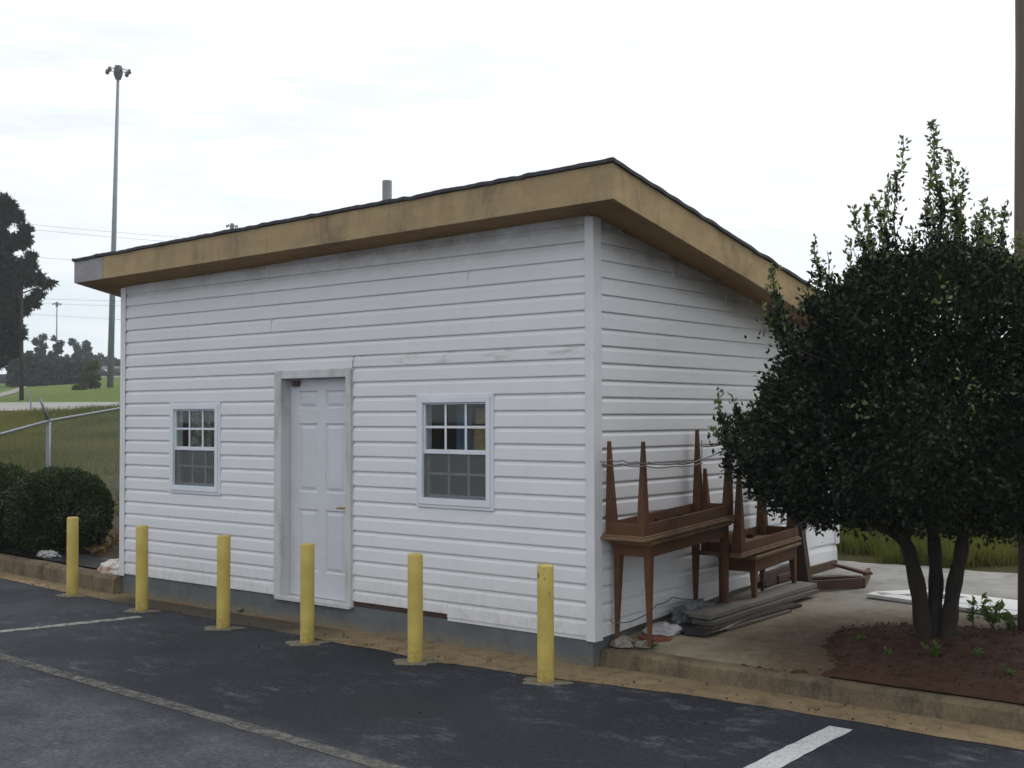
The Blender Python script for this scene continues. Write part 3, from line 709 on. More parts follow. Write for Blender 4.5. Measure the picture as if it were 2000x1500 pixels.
# wall cores
b = MB(); T0, T1 = 0.012, 0.11
def core(x0, x1, z0, z1): b.box(x0, x1, T0, T1, z0, z1)
core(-L + 0.01, -5.14, 0.2, 3.15); core(-5.14, -4.335, 0.2, 1.085); core(-5.14, -4.335, 1.98, 3.15); core(-4.335, -3.53, 0.2, 3.17)
core(-3.53, -2.52, 2.245, 3.2); core(-2.52, -1.75, 0.2, 3.2); core(-1.75, -0.93, 0.2, 1.095); core(-1.75, -0.93, 2.013, 3.2); core(-0.93, -0.012, 0.2, 3.22)
core(-3.53, -2.52, 0.0, 0.19)
b.box(-L + 0.01, -L + 0.11, T1, D - 0.01, 0.05, 2.40); b.box(-0.11, -0.012, T1, D - 0.01, 0.05, 2.40)
b.prism([(-L + 0.01, T1, 2.4), (-L + 0.01, D - 0.01, 2.4), (-L + 0.01, T1, 3.13)], (0.10, 0, 0)); b.prism([(-0.11, T1, 2.4), (-0.11, D - 0.01, 2.4), (-0.11, T1, 3.2)], (0.098, 0, 0))
b.box(-L + 0.11, -0.11, D - 0.11, D - 0.01, 0.05, 2.52)
b.build('wall_core', M['interior'], bld)
MB().box(-L + 0.11, -0.11, T1, D - 0.11, 0.16, 0.20).build('floor', M['interior'], bld)
# foundation
b = MB(); b.box(-L + 0.005, -0.005, -0.004, 0.011, -0.05, 0.205); b.box(-0.10, -0.004, 0.0115, D, -0.05, 0.20); b.box(-L + 0.005, -L + 0.1, 0.0115, D, -0.05, 0.20)
b.build('foundation', M['block'], bld)
# corner posts
for nm, x0, x1, ys_ in (('corner_post', -0.085, 0.026, 0), ):
    b = MB(); b.prism([(-0.052, -0.026, 0.19), (0.026, -0.026, 0.19), (0.026, 0.080, 0.19), (0.0185, 0.080, 0.19), (0.0185, -0.0185, 0.19), (-0.052, -0.0185, 0.19)], (0, 0, 3.11))
    o = b.build(nm, M['trim'], bld, bevel=0.003); 
b = MB(); b.prism([(-L - 0.026, 0.088, 0.19), (-L - 0.026, -0.026, 0.19), (-L + 0.062, -0.026, 0.19), (-L + 0.062, -0.0185, 0.19), (-L - 0.0185, -0.0185, 0.19), (-L - 0.0185, 0.088, 0.19)], (0, 0, 3.0))
b.build('corner_post', M['trim'], bld, bevel=0.003)
b = MB(); b.box(0.001, 0.03, D - 0.06, D + 0.03, 0.55, 2.55); b.build('corner_post', M['trim'], bld, bevel=0.003)

# roof: corner points of fascia bottom and top
ox, oy = 0.41, -0.33; lx = -6.39; by = 4.70
SR = 0.195
def fb(x, y): return 3.338 + 0.0137 * (x - ox) - SR * (y - oy)     # fascia bottom
def ft(x, y): return fb(x, y) + 0.25 - 0.004 * (ox - x)            # fascia top
def fascia_x(name, x0, x1, mat, lab=None, th=0.022):
    b = MB(); n = max(1, int((x1 - x0) / 0.4))
    for k in range(n):
        a = x0 + (x1 - x0) * k / n; c = x0 + (x1 - x0) * (k+1) / n
        P = []
        for (z_) in (fb, ft):
            for yy in (oy, oy + th):
                for xx in (a, c): P.append((xx, yy + 0.002 * mnoise.noise(Vector((xx * 2, 0, 0))), z_(xx, oy)))
        b.hexa(P)
    o = b.build(name, mat, bld)
    bm = bmesh.new(); bm.from_mesh(o.data); bmesh.ops.remove_doubles(bm, verts=bm.verts, dist=1e-5); bm.to_mesh(o.data); bm.free()
    if lab: o['label'] = lab
    return o
fascia_x('fascia_board', lx, -5.865, M['ply_grey'], 'grey weathered fascia board')
fascia_x('fascia_board', -5.858, -3.284, M['ply']); fascia_x('fascia_board', -3.281, ox, M['ply'])
def fascia_y(name, xx, th, mat):
    b = MB(); n = 14; y0, y1 = oy + 0.0235, by
    for k in range(n):
        a = y0 + (y1 - y0) * k / n; c = y0 + (y1 - y0) * (k+1) / n; P = []
        for z_ in (fb, ft):
            for yy in (a, c):
                for xq in (xx, xx + th): P.append((xq, yy, z_(xx, yy)))
        b.hexa(P)
    o = b.build(name, mat, bld); return o
fascia_y('rake_board', ox - 0.022, 0.022, M['ply_side']); fascia_y('rake_board', lx, 0.022, M['ply_grey'])
MB().hexa([(lx, by, fb(lx, by)), (ox, by, fb(ox, by)), (lx, by + 0.02, fb(lx, by)), (ox, by + 0.02, fb(ox, by)), (lx, by, ft(lx, by)), (ox, by, ft(ox, by)), (lx, by + 0.02, ft(lx, by)), (ox, by + 0.02, ft(ox, by))]).build('fascia_board', M['ply'], bld)
# soffit (closed underside from the boards to the wall)
b = MB(); wt = lambda x, y: 3.308 + 0.0186 * x - 0.1785 * y
i = 0.023
b.quad((lx + i, oy + i, fb(lx, oy) + 0.012), (ox - i, oy + i, fb(ox, oy) + 0.012), (0.0, 0.0, wt(0, 0)), (-L, 0.0, wt(-L, 0)))
b.quad((ox - i, oy + i, fb(ox, oy) + 0.012), (ox - i, by, fb(ox, by) + 0.012), (0.0, D, wt(0, D)), (0, 0, wt(0, 0)))
b.quad((lx + i, oy + i, fb(lx, oy) + 0.012), (-L, 0, wt(-L, 0)), (-L, D, wt(-L, D)), (lx + i, by, fb(lx, by) + 0.012))
b.quad((lx + i, by, fb(lx, by) + 0.012), (-L, D, wt(-L, D)), (0, D, wt(0, D)), (ox - i, by, fb(ox, by) + 0.012))
b.build('soffit', M['soffit'], bld)
# roof covering with a ragged shingle edge
b = MB(); nu, nv = 200, 120
def shp(i, j):
    x = lx - 0.02 + (ox + 0.04 - lx) * i / nu; y = oy - 0.02 + (by + 0.05 - oy) * j / nv
    z = ft(x, y) + 0.028 + 0.004 * mnoise.noise(Vector((x * 3, y * 3, 0)))
    if j in (0, nv): y += 0.012 * mnoise.noise(Vector((x * 9, 1, 0))); z += 0.009 * mnoise.noise(Vector((x * 11, 7, 0))) + 0.006 * mnoise.noise(Vector((x * 3, 7, 0)))
    if i in (0, nu): x += 0.010 * mnoise.noise(Vector((y * 6, 2, 0))); z += 0.012 * mnoise.noise(Vector((y * 5.3, 9, 0)))
    return (x, y, z)
for j in range(nv + 1):
    for i in range(nu + 1): b.v.append(shp(i, j))
for j in range(nv + 1):
    for i in range(nu + 1):
        p = b.v[j * (nu+1) + i]; b.v.append((p[0], p[1], p[2] - 0.026))
K = (nu+1) * (nv+1)
for j in range(nv):
    for i in range(nu):
        a = j * (nu+1) + i; b.f.append((a, a+1, a+nu+2, a+nu+1)); b.f.append((K+a, K+a+nu+1, K+a+nu+2, K+a+1))
for i in range(nu):
    b.f.append((i, K+i, K+i+1, i+1)); a = nv * (nu+1) + i; b.f.append((a, a+1, K+a+1, K+a))
for j in range(nv):
    a = j * (nu+1); c = a + nu+1; b.f.append((a, c, K+c, K+a)); a += nu; c += nu; b.f.append((a, K+a, K+c, c))
b.build('roof', M['shingle'], bld)
MB().tube([(-2.71, 0.6, 3.2), (-2.71, 0.6, 4.0)], 0.044, 16).build('vent_pipe', M['ventpipe'], bld, smooth=False)

# door
frame = MB()
dx0, dx1, dzt, dzb = -3.53, -2.52, 2.245, 0.195
frame.box(dx0, dx0 + 0.095, -0.034, -0.003, dzb, dzt); frame.box(dx1 - 0.062, dx1, -0.034, -0.003, dzb, dzt); frame.box(dx0 + 0.095, dx1 - 0.062, -0.034, -0.003, dzt - 0.062, dzt)
frame.box(dx0 + 0.075, dx0 + 0.097, -0.0365, 0.11, dzb, dzt - 0.04); frame.box(dx1 - 0.064, dx1 - 0.042, -0.0365, 0.11, dzb, dzt - 0.04)
frame.box(dx0 + 0.097, dx1 - 0.064, -0.0365, 0.11, dzt - 0.064, dzt - 0.04)
frame.box(dx0 + 0.02, dx1 - 0.01, -0.045, 0.108, 0.180, 0.2145)
frame.box(dx0 - 0.012, dx0, -0.024, 0.0, dzb, dzt + 0.012); frame.box(dx1, dx1 + 0.012, -0.024, 0.0, dzb, dzt + 0.012); frame.box(dx0, dx1, -0.024, 0.0, dzt, dzt + 0.012)
frame.build('door_frame', M['frame_dirty'], bld, bevel=0.002)
ddx0, ddx1, ddz0, ddz1 = dx0 + 0.101, dx1 - 0.068, 0.219, dzt - 0.068
b = MB(); yf = 0.075; W_ = ddx1 - ddx0; H_ = ddz1 - ddz0
cx = [0, 0.135, 0.44, 0.56, 0.865, 1]; cz = [0, 0.115, 0.40, 0.478, 0.795, 0.862, 0.945, 1.0]
def P_(i, j, y): return (ddx0 + W_ * i, y, ddz0 + H_ * j)
for i in range(5):
    for j in range(7):
        x0, x1, z0, z1 = cx[i], cx[i+1], cz[j], cz[j+1]
        if i in (1, 3) and j in (1, 3, 5):
            ex, ez = 0.022 / W_, 0.022 / H_; e2x, e2z = 0.048 / W_, 0.048 / H_
            rings = [(0, 0, yf), (ex * 0.5, ez * 0.5, yf + 0.011), (ex, ez, yf + 0.011), (e2x, e2z, yf + 0.002)]
            for (ax, az, ay), (bx, bz, by_) in zip(rings, rings[1:]):
                A = [P_(x0+ax, z0+az, ay), P_(x1-ax, z0+az, ay), P_(x1-ax, z1-az, ay), P_(x0+ax, z1-az, ay)]
                B = [P_(x0+bx, z0+bz, by_), P_(x1-bx, z0+bz, by_), P_(x1-bx, z1-bz, by_), P_(x0+bx, z1-bz, by_)]
                for k in range(4): b.quad(A[k], A[(k+1) % 4], B[(k+1) % 4], B[k])
            b.poly(B)
        else: b.quad(P_(x0, z0, yf), P_(x1, z0, yf), P_(x1, z1, yf), P_(x0, z1, yf))
for q in (((0,0),(1,0)), ((1,0),(1,1)), ((1,1),(0,1)), ((0,1),(0,0))):
    b.quad(P_(*q[0], yf), P_(*q[1], yf), P_(*q[1], yf + 0.032), P_(*q[0], yf + 0.032))
b.poly([P_(0, 0, yf + 0.032), P_(1, 0, yf + 0.032), P_(1, 1, yf + 0.032), P_(0, 1, yf + 0.032)])
door = b.build('door', M['doorpaint'], bld)
door['_w'] = None
def sub(o, par): o.parent = par; o.location = (0, 0, 0); return o
hx, hz = ddx1 - 0.055, 1.035
b = MB(); b.tube([(hx, yf, hz), (hx, yf - 0.012, hz)], 0.026, 16); b.tube([(hx, yf - 0.012, hz), (hx, yf - 0.045, hz)], 0.010, 10)
b.tube([(hx + 0.01, yf - 0.045, hz), (hx - 0.05, yf - 0.05, hz + 0.004), (hx - 0.115, yf - 0.045, hz - 0.004)], [0.011, 0.0095, 0.007], 10)
sub(b.build('handle', M['brass'], None, smooth=True), door)
b = MB(); b.box(ddx0 + 0.05, ddx0 + 0.135, yf - 0.035, yf - 0.001, ddz1 - 0.062, ddz1 - 0.012); b.tube([(ddx0 + 0.06, yf - 0.02, ddz1 - 0.05), (ddx0 + 0.12, yf - 0.05, ddz1 - 0.045)], 0.018, 8)
sub(b.build('door_closer', M['brown_metal'], None, bevel=0.004), door)

# windows
def make_window(x0, x1, z0, z1, label):
    b = MB()
    # J-trim, then vinyl frame
    for q in ((x0, x0+0.028, z0, z1), (x1-0.028, x1, z0, z1), (x0+0.028, x1-0.028, z0, z0+0.026), (x0+0.028, x1-0.028, z1-0.026, z1)): b.box(q[0], q[1], -0.027, 0.0, q[2], q[3])
    fx0, fx1, fz0, fz1 = x0+0.028, x1-0.028, z0+0.026, z1-0.026; w = 0.042
    for q in ((fx0, fx0+w, fz0, fz1), (fx1-w, fx1, fz0, fz1), (fx0+w, fx1-w, fz0, fz0+w+0.01), (fx0+w, fx1-w, fz1-w, fz1)): b.box(q[0], q[1], -0.036, 0.085, q[2], q[3])
    win = b.build('window', M['window_vinyl'], bld, bevel=0.003); win['label'] = label
    ix0, ix1, iz0, iz1 = fx0+w, fx1-w, fz0+w+0.01, fz1-w; zm = iz0 + (iz1 - iz0) * 0.487
    # upper sash (outer) with its meeting rail, lower sash further in
    for nm, za, zb, y, s in (('upper_sash', zm - 0.018, iz1, 0.0, 0.016), ('lower_sash', iz0, zm + 0.018, 0.036, 0.022)):
        b = MB(); r_ = 0.034 if nm == 'upper_sash' else 0.026
        b.box(ix0, ix0+s, y-0.012, y+0.018, za, zb); b.box(ix1-s, ix1, y-0.012, y+0.018, za, zb)
        b.box(ix0+s, ix1-s, y-0.012, y+0.018, za, za + r_); b.box(ix0+s, ix1-s, y-0.012, y+0.018, zb - (0.014 if nm == 'upper_sash' else 0.03), zb)
        sub(b.build(nm, M['window_vinyl'], None, bevel=0.002), win)
        ga, gb = za + r_, zb - (0.014 if nm == 'upper_sash' else 0.03)
        b = MB(); b.box(ix0+s, ix1-s, y+0.002, y+0.005, ga, gb)
        sub(b.build('pane', M['glass'], None), win)
        b = MB()
        for k in (1, 2):
            xc = ix0 + s + (ix1 - ix0 - 2*s) * k / 3; b.box(xc - 0.010, xc + 0.010, y-0.0035, y+0.0015, ga, gb)
        zc = (ga + gb) / 2; b.box(ix0+s, ix1-s, y-0.0045, y+0.0010, zc - 0.010, zc + 0.010)
        sub(b.build('muntin_grid', M['window_vinyl'], None), win)
    b = MB(); b.box(ix0 + 0.002, ix1 - 0.002, -0.0045, -0.0035, iz0 + 0.004, zm - 0.022)
    sub(b.build('insect_screen', M['screen'], None), win)
    b = MB()
    for q in ((ix0+0.001, ix0+0.012, iz0, zm-0.02), (ix1-0.012, ix1-0.001, iz0, zm-0.02), (ix0+0.012, ix1-0.012, iz0, iz0+0.011)): b.box(q[0], q[1], -0.009, -0.001, q[2], q[3])
    sub(b.build('screen_frame', M['galv'], None), win)
    return (ix0, ix1, iz0, iz1, zm)
w1 = make_window(-5.14, -4.335, 1.085, 1.98, 'window left of the door')
w2 = make_window(-1.75, -0.93, 1.095, 2.013, 'window right of the door')

# things seen behind the panes
b = MB(); n = 40
for k in range(n):
    xa, xb = -5.08 + 0.70 * k / n, -5.08 + 0.70 * (k+1) / n
    ya, yb = 0.16 + 0.018 * math.sin(k * 1.1), 0.16 + 0.018 * math.sin((k+1) * 1.1)
    b.quad((xa, ya, 1.20), (xb, yb, 1.20), (xb, yb, 1.97), (xa, ya, 1.97))
tag(b.build('lace_curtain', M['lace'], smooth=True), 'pale green lace curtain hanging behind the left window', 'curtain')
b = MB(); b.box(-1.42, -1.05, 0.22, 0.50, 1.545, 1.76); b.box(-1.40, -1.07, 0.215, 0.222, 1.64, 1.665)
tag(b.build('cardboard_box', M['cardboard'], bevel=0.004), 'tan cardboard box on a shelf behind the upper right window panes', 'box')
b = MB(); b.box(-1.35, -1.0, 0.24, 0.5, 1.765, 1.90)
tag(b.build('cardboard_box', M['cardboard'], bevel=0.01), 'smaller dull box on top of the tan box behind the window', 'box')
b = MB()
for k in range(16):
    xa, xb = -1.50 + 0.16 * k / 16, -1.50 + 0.16 * (k+1) / 16
    ya, yb = 0.19 + 0.012 * math.sin(k * 1.3), 0.19 + 0.012 * math.sin((k+1) * 1.3)
    b.quad((xa, ya, 1.50), (xb, yb, 1.50), (xb, yb, 1.97), (xa, ya, 1.97))
tag(b.build('cloth', M['bluecloth'], smooth=True), 'blue cloth hanging behind the middle panes of the right window', 'cloth')
MBs = MB(); MBs.box(-1.72, -0.96, 0.20, 0.55, 1.515, 1.54)
tag(MBs.build('shelf', M['interior']), 'dull shelf board behind the right window', 'shelf')

# ------------------------------------------------------------------ bollards
def bollard_proto(mat, name='bollard'):
    t = thing(name, (0, 0, 0), 'x', 'bollard', 'yellow bollards along the front wall', False)
    b = MB(); seg = 28; r_ = 0.0575
    ring = [(r_, 0.0), (r_, 0.3), (r_, 0.6), (r_, 0.795), (r_ - 0.003, 0.802), (r_ - 0.012, 0.806), (0.0005, 0.809)]
    for rr, z in ring:
        for k in range(seg):
            w = 2 * math.pi * k / seg; b.v.append((rr * math.cos(w), rr * math.sin(w), z))
    for j in range(len(ring) - 1):
        for k in range(seg):
            k2 = (k+1) % seg; b.f.append((j*seg+k, j*seg+k2, (j+1)*seg+k2, (j+1)*seg+k))
    o = b.build('post', mat, t, smooth=True)
    b = MB(); c = [(0, 0, 0.016)]; K = 40
    for k in range(K):
        w = 2 * math.pi * k / K; rr = 0.160 + 0.090 * mnoise.noise(Vector((math.cos(w) * 1.5, math.sin(w) * 1.5, len(name) + 4))) + 0.045 * mnoise.noise(Vector((math.cos(w) * 5, math.sin(w) * 5, 4)))
        b.v.append((rr * math.cos(w) - 0.02, rr * math.sin(w) * 0.8, 0.0045)); 
    for k in range(K):
        w = 2 * math.pi * k / K; b.v.append((0.09 * math.cos(w), 0.08 * math.sin(w), 0.0065))
    for k in range(K):
        w = 2 * math.pi * k / K; b.v.append((0.05 * math.cos(w), 0.05 * math.sin(w), 0.008))
    for k in range(K):
        k2 = (k+1) % K; b.f.append((k, k2, K+k2, K+k)); b.f.append((K+k, K+k2, 2*K+k2, 2*K+k))
    for k in range(K):
        w = 2 * math.pi * k / K; b.v.append((b.v[k][0], b.v[k][1], -0.01))
    for k in range(K):
        k2 = (k+1) % K; b.f.append((k, 3*K+k, 3*K+k2, k2))
    b.build('footing', M['collar'], t, smooth=True)
    return t
M['bollard_scuff'] = make_chipped('scuffed_yellow_paint', 0.705, 0.0)
proto = bollard_proto(M['bollard_scuff'])
spots = [(-6.274, -0.396, 'clean yellow bollard in front of the round clipped bush'), (-4.851, -0.526, 'clean yellow bollard left of the left window near the building corner'),
         (-3.475, -0.637, 'clean yellow bollard in front of the siding between left window and door'), (-2.379, -0.645, 'clean yellow bollard standing in front of the white door'),
         ]
for i, (x, y, lb) in enumerate(spots):
    o = proto if i == 0 else copy_thing(proto, (x, y, 0))
    o.location = (x, y, 0); o['label'] = lb; o.rotation_euler.z = i * 0.25
    o.rotation_euler.x = (0, 0.004, -0.006, 0.006)[i]
p3 = bollard_proto(M['bollard_nick']); p3.location = (-1.171, -0.650, 0); p3['label'] = 'yellow bollard with small rust nicks below the right window'; p3.rotation_euler.z = 0.5
p2 = bollard_proto(M['bollard_chip']); p2.location = (0.002, -0.584, 0); p2['label'] = 'yellow bollard with rusty chipped top nearest the building corner'; p2.rotation_euler.z = 0.2

# ------------------------------------------------------------------ tables stacked by the side wall
def table(label, x0, x1, y0, y1, z0, height, up, tilt, apron=0.085, over=0.035, legw=0.028, footw=0.012, matleg=None):
    """end table; up=False means it lies upside down; z0 = height of its lowest point at y0; tilt = slope along y"""
    t = thing('wooden_table', ((x0+x1)/2, (y0+y1)/2, z0), label, 'table', 'wooden tables stacked in pairs beside the wall')
    S = lambda x, y, h: Vector((x, y, z0 + tilt * (y - y0) + (h if up else height - h)))
    def bx(b, xa, xb, ya, yb, ha, hb):
        b.hexa([S(xa, ya, ha), S(xb, ya, ha), S(xa, yb, ha), S(xb, yb, ha), S(xa, ya, hb), S(xb, ya, hb), S(xa, yb, hb), S(xb, yb, hb)])
    th = 0.022
    b = MB(); bx(b, x0 - over, x1 + over, y0 - over, y1 + over, height - th, height)
    bx(b, x0 - over*0.5, x1 + over*0.5, y0 - over*0.5, y1 + over*0.5, height - th - 0.014, height - th)
    b.build('table_top', M['tabletop'], t, bevel=0.004)
    b = MB(); ha, hb = height - th - 0.014 - apron, height - th - 0.014
    w = 0.02
    bx(b, x0, x1, y0, y0+w, ha, hb); bx(b, x0, x1, y1-w, y1, ha, hb); bx(b, x0, x0+w, y0+w, y1-w, ha, hb); bx(b, x1-w, x1, y0+w, y1-w, ha, hb)
    b.build('apron', M['tablewood'], t, bevel=0.003)
    for k in range(1, 4):
        yy = y0 + (y1 - y0) * k / 4
        b = MB(); bx(b, x0+w, x0+w+0.045, yy-0.018, yy+0.018, hb-0.035, hb-0.001); b.build('glue_block', M['darkwood'], t)
        b = MB(); bx(b, x1-w-0.045, x1-w, yy-0.018, yy+0.018, hb-0.035, hb-0.001); b.build('glue_block', M['darkwood'], t)
    for lx_ in (x0 + legw - 0.003, x1 - legw + 0.003):
        for ly_ in (y0 + legw - 0.003, y1 - legw + 0.003):
            b = MB(); P = []
            sp = 0.012
            for h, wv, k in ((hb - 0.002, legw, 0), (ha - 0.01, legw, 0), (0.0, footw, sp)):
                dx = k * (1 if lx_ > (x0+x1)/2 else -1); dy = k * (1 if ly_ > (y0+y1)/2 else -1)
                P.append([S(lx_ + dx + sx * wv, ly_ + dy + sy * wv, h) for sx, sy in ((-1,-1),(1,-1),(1,1),(-1,1))])
            n0 = len(b.v)
            for r_ in P: b.v += r_
            for j in range(2):
                for k in range(4):
                    k2 = (k+1) % 4; b.f.append((n0+j*4+k, n0+j*4+k2, n0+(j+1)*4+k2, n0+(j+1)*4+k))
            b.f.append((n0, n0+1, n0+2, n0+3)); b.f.append((n0+8, n0+9, n0+10, n0+11))
            b.build('leg', matleg or M['tablewood'], t, bevel=0.004)
    return t
T1_ = table('brown wooden table standing upright nearest the building corner', 0.065, 0.375, 0.17, 1.34, 0.165, 0.765, True, 0.055)
T2_ = table('brown wooden table upside down on the table nearest the corner, long legs pointing up', 0.052, 0.385, 0.085, 1.40, 0.932, 0.715, False, 0.055, apron=0.085, legw=0.034)
T3_ = table('low brown table standing upright behind the first stack, beside the planks', 0.13, 0.46, 1.62, 2.38, 0.248, 0.45, True, 0.06, apron=0.10, legw=0.026)
T4_ = table('brown table upside down on the low rear table, half hidden by the tree crown', 0.10, 0.46, 1.385, 2.42, 0.702, 0.70, False, 0.055, apron=0.075, over=0.022, legw=0.040)
# tie cable round the upturned legs
b = MB()
def cable(pts, r_=0.005):
    P = []
    for a, c in zip(pts, pts[1:]):
        a, c = Vector(a), Vector(c)
        for k in range(8):
            t_ = k / 8; q = a.lerp(c, t_); q.z -= 0.012 * math.sin(math.pi * t_); P.append(q)
    P.append(Vector(pts[-1])); b.tube(P, r_, 6)
cable([(0.03, 0.05, 1.50), (0.10, 0.07, 1.515), (0.20, 0.08, 1.51), (0.345, 0.06, 1.505), (0.40, 0.12, 1.50), (0.39, 0.5, 1.475), (0.385, 0.85, 1.49), (0.395, 1.38, 1.60), (0.33, 1.43, 1.62), (0.09, 1.42, 1.58)])
cable([(0.40, 0.12, 1.49), (0.40, 0.6, 1.485), (0.39, 0.9, 1.50), (0.12, 1.37, 1.63)])
cable([(0.04, 0.06, 1.48), (0.21, 0.055, 1.485), (0.40, 0.07, 1.475), (0.405, 0.45, 1.46), (0.395, 0.9, 1.47)])
tag(b.build('cable', M['cable'], smooth=True), 'thin grey cable looped around the upturned table legs', 'cable')
b = MB(); cable([(0.05, 0.14, 0.33), (0.13, 0.13, 0.325), (0.16, 0.35, 0.33), (0.10, 0.7, 0.38), (0.06, 1.0, 0.40), (0.20, 1.25, 0.37)], 0.0045)
tag(b.build('cable', M['cable'], smooth=True), 'thin grey cord hanging low along the wall between the table feet', 'cable')
# tall dark board leaning on the wall
b = MB(); b.hexa([(0.36, 2.60, 0.30), (0.46, 2.64, 0.30), (0.36, 2.68, 0.30), (0.46, 2.72, 0.30), (0.17, 2.62, 1.75), (0.25, 2.65, 1.75), (0.17, 2.69, 1.75), (0.25, 2.72, 1.75)])
tag(b.build('wooden_post', M['darkwood'], bevel=0.004), 'dark wooden post leaning on the wall behind the low table', 'post')

# planks lying on the slab
def plank(p0, p1, w, th, label, mat, lift=0.0, roll=0.0):
    p0, p1 = Vector(p0), Vector(p1); d = (p1 - p0); n = 10; side = Vector((d.y, -d.x, 0)).normalized() * (w / 2)
    b = MB(); rows = []
    for k in range(n + 1):
        c = p0 + d * k / n; wob = 0.004 * mnoise.noise(Vector((k * 0.9, w * 30, th * 50)))
        up_ = Vector((0, 0, th)); r_ = Vector((0, 0, roll))
        rows.append([c - side + Vector((0, 0, wob)), c + side + r_ + Vector((0, 0, wob)), c + side + r_ + up_ + Vector((0, 0, wob)), c - side + up_ + Vector((0, 0, wob))])
    for r_ in rows: b.v += r_
    for j in range(n):
        for k in range(4):
            k2 = (k+1) % 4; b.f.append((j*4+k, j*4+k2, (j+1)*4+k2, (j+1)*4+k))
    b.f.append((0, 1, 2, 3)); b.f.append((n*4, n*4+1, n*4+2, n*4+3))
    o = b.build('plank', mat, bevel=0.003); return tag(o, label, 'plank', 'weathered planks beside the wall')
plank((0.44, 0.80, 0.203), (0.62, 1.95, 0.272), 0.20, 0.026, 'bottom dark plank of the pile on the slab, edge sticking out below', M['darkwood'])
plank((0.405, 0.86, 0.236), (0.56, 2.40, 0.325), 0.20, 0.034, 'middle grey plank in the pile beside the low table', M['plank'])
plank((0.37, 0.88, 0.279), (0.52, 2.45, 0.365), 0.20, 0.036, 'long grey weathered plank lying on top of the pile', M['plank_light'])
plank((0.575, 0.90, 0.207), (0.715, 1.72, 0.256), 0.04, 0.018, 'thin narrow stick at the outer edge of the plank pile', M['plank'])
# black sheet under the planks
b = MB(); G_ = []
for j in range(13):
    for i in range(9):
        x = 0.10 + 0.50 * i / 8 + 0.02 * mnoise.noise(Vector((j, i, 0))); y = 0.62 + 1.25 * j / 12
        b.v.append((x, y, slab_z(y) + 0.014 + 0.035 * abs(mnoise.noise(Vector((x * 9, y * 7, 1)))) + (0.05 if i < 3 and j < 9 else 0) * abs(mnoise.noise(Vector((x * 5, y * 5, 8))))))
for j in range(12):
    for i in range(8): a = j * 9 + i; b.f.append((a, a+1, a+10, a+9))
o = b.build('plastic_sheet', M['blackplastic'], smooth=True); tag(o, 'black plastic sheet crumpled under the plank pile', 'sheet')
so = o.modifiers.new('solid', 'SOLIDIFY'); so.thickness = 0.004
def lump(name, c, rx, ry, rz, mat, label, cat, seed=0, flat=0.3, rough_=0.25, group=None, ns_=2.5, rot=0):
    bm = bmesh.new(); bmesh.ops.create_icosphere(bm, subdivisions=4, radius=1)
    for v in bm.verts:
        n_ = v.co.copy(); k = 1 + rough_ * mnoise.noise(n_ * ns_ + Vector((seed, 0, 0))) + rough_ * 0.4 * mnoise.noise(n_ * ns_ * 3 + Vector((0, seed, 0)))
        q = n_ * k; q.z = max(q.z, -flat); 
        X_ = q.x * rx; Y_ = q.y * ry; cr, sr = math.cos(rot), math.sin(rot)
        v.co = Vector((c[0] + X_ * cr - Y_ * sr, c[1] + X_ * sr + Y_ * cr, c[2] + (q.z + flat) * rz))
    me = bpy.data.meshes.new(name); bm.to_mesh(me); bm.free(); me.materials.append(mat)
    for p in me.polygons: p.use_smooth = True
    o = bpy.data.objects.new(name, me); COL.objects.link(o); return tag(o, label, cat, group)
lump('plastic_bag', (0.20, 0.63, 0.185), 0.13, 0.17, 0.055, M['bag'], 'flat white plastic bag behind the front table leg', 'bag', 3)
lump('plastic_bag', (0.17, 1.16, 0.215), 0.12, 0.32, 0.10, M['clearplastic'], 'crumpled grey plastic lying along the wall under the tables', 'bag', 5, rough_=0.5)
lump('broken_concrete', (0.10, 0.22, 0.140), 0.085, 0.075, 0.05, M['chunk'], 'broken concrete lump at the building corner', 'rubble', 8, rough_=0.5, ns_=1.5)
lump('broken_concrete', (0.27, 0.26, 0.145), 0.07, 0.05, 0.035, M['chunk'], 'flat concrete fragment beside the front table foot', 'rubble', 11, rough_=0.5, ns_=1.5)
lump('clay', (0.24, 0.44, 0.168), 0.13, 0.09, 0.022, M['redclay'], 'patch of spilled red clay beside the front table foot', 'clay', 14)
# bricks of timber beyond: a low wooden frame lying on the slab
fr = thing('wooden_crate', (0.55, 3.1, 0.33), 'low open wooden frame lying on the slab beyond the planks', 'frame')
def beam(p0, p1, w, h, nm='board', mat='crate'):
    p0, p1 = Vector(p0), Vector(p1); d = p1 - p0; s_ = Vector((d.y, -d.x, 0)).normalized() * w / 2; u = Vector((0, 0, h))
    b = MB(); b.hexa([p0 - s_, p0 + s_, p1 - s_, p1 + s_, p0 - s_ + u, p0 + s_ + u, p1 - s_ + u, p1 + s_ + u]); return b.build(nm, M[mat], fr, bevel=0.003)
beam((0.50, 2.56, 0.309), (0.83, 2.90, 0.329), 0.035, 0.085); beam((0.84, 2.90, 0.330), (0.70, 3.36, 0.36), 0.035, 0.085)
beam((0.10, 2.74, 0.32), (0.22, 3.74, 0.378), 0.035, 0.07); beam((0.12, 3.0, 0.34), (0.66, 3.30, 0.355), 0.10, 0.02); beam((0.20, 2.80, 0.36), (0.56, 3.12, 0.37), 0.10, 0.02)
b = MB(); b.hexa([(0.28, 3.50, 0.425), (0.32, 3.44, 0.425), (0.86, 3.06, 0.425), (0.82, 3.00, 0.425), (0.28, 3.50, 0.45), (0.32, 3.44, 0.45), (0.86, 3.06, 0.45), (0.82, 3.00, 0.45)])
b.build('loose_board', M['tablewood'], fr)
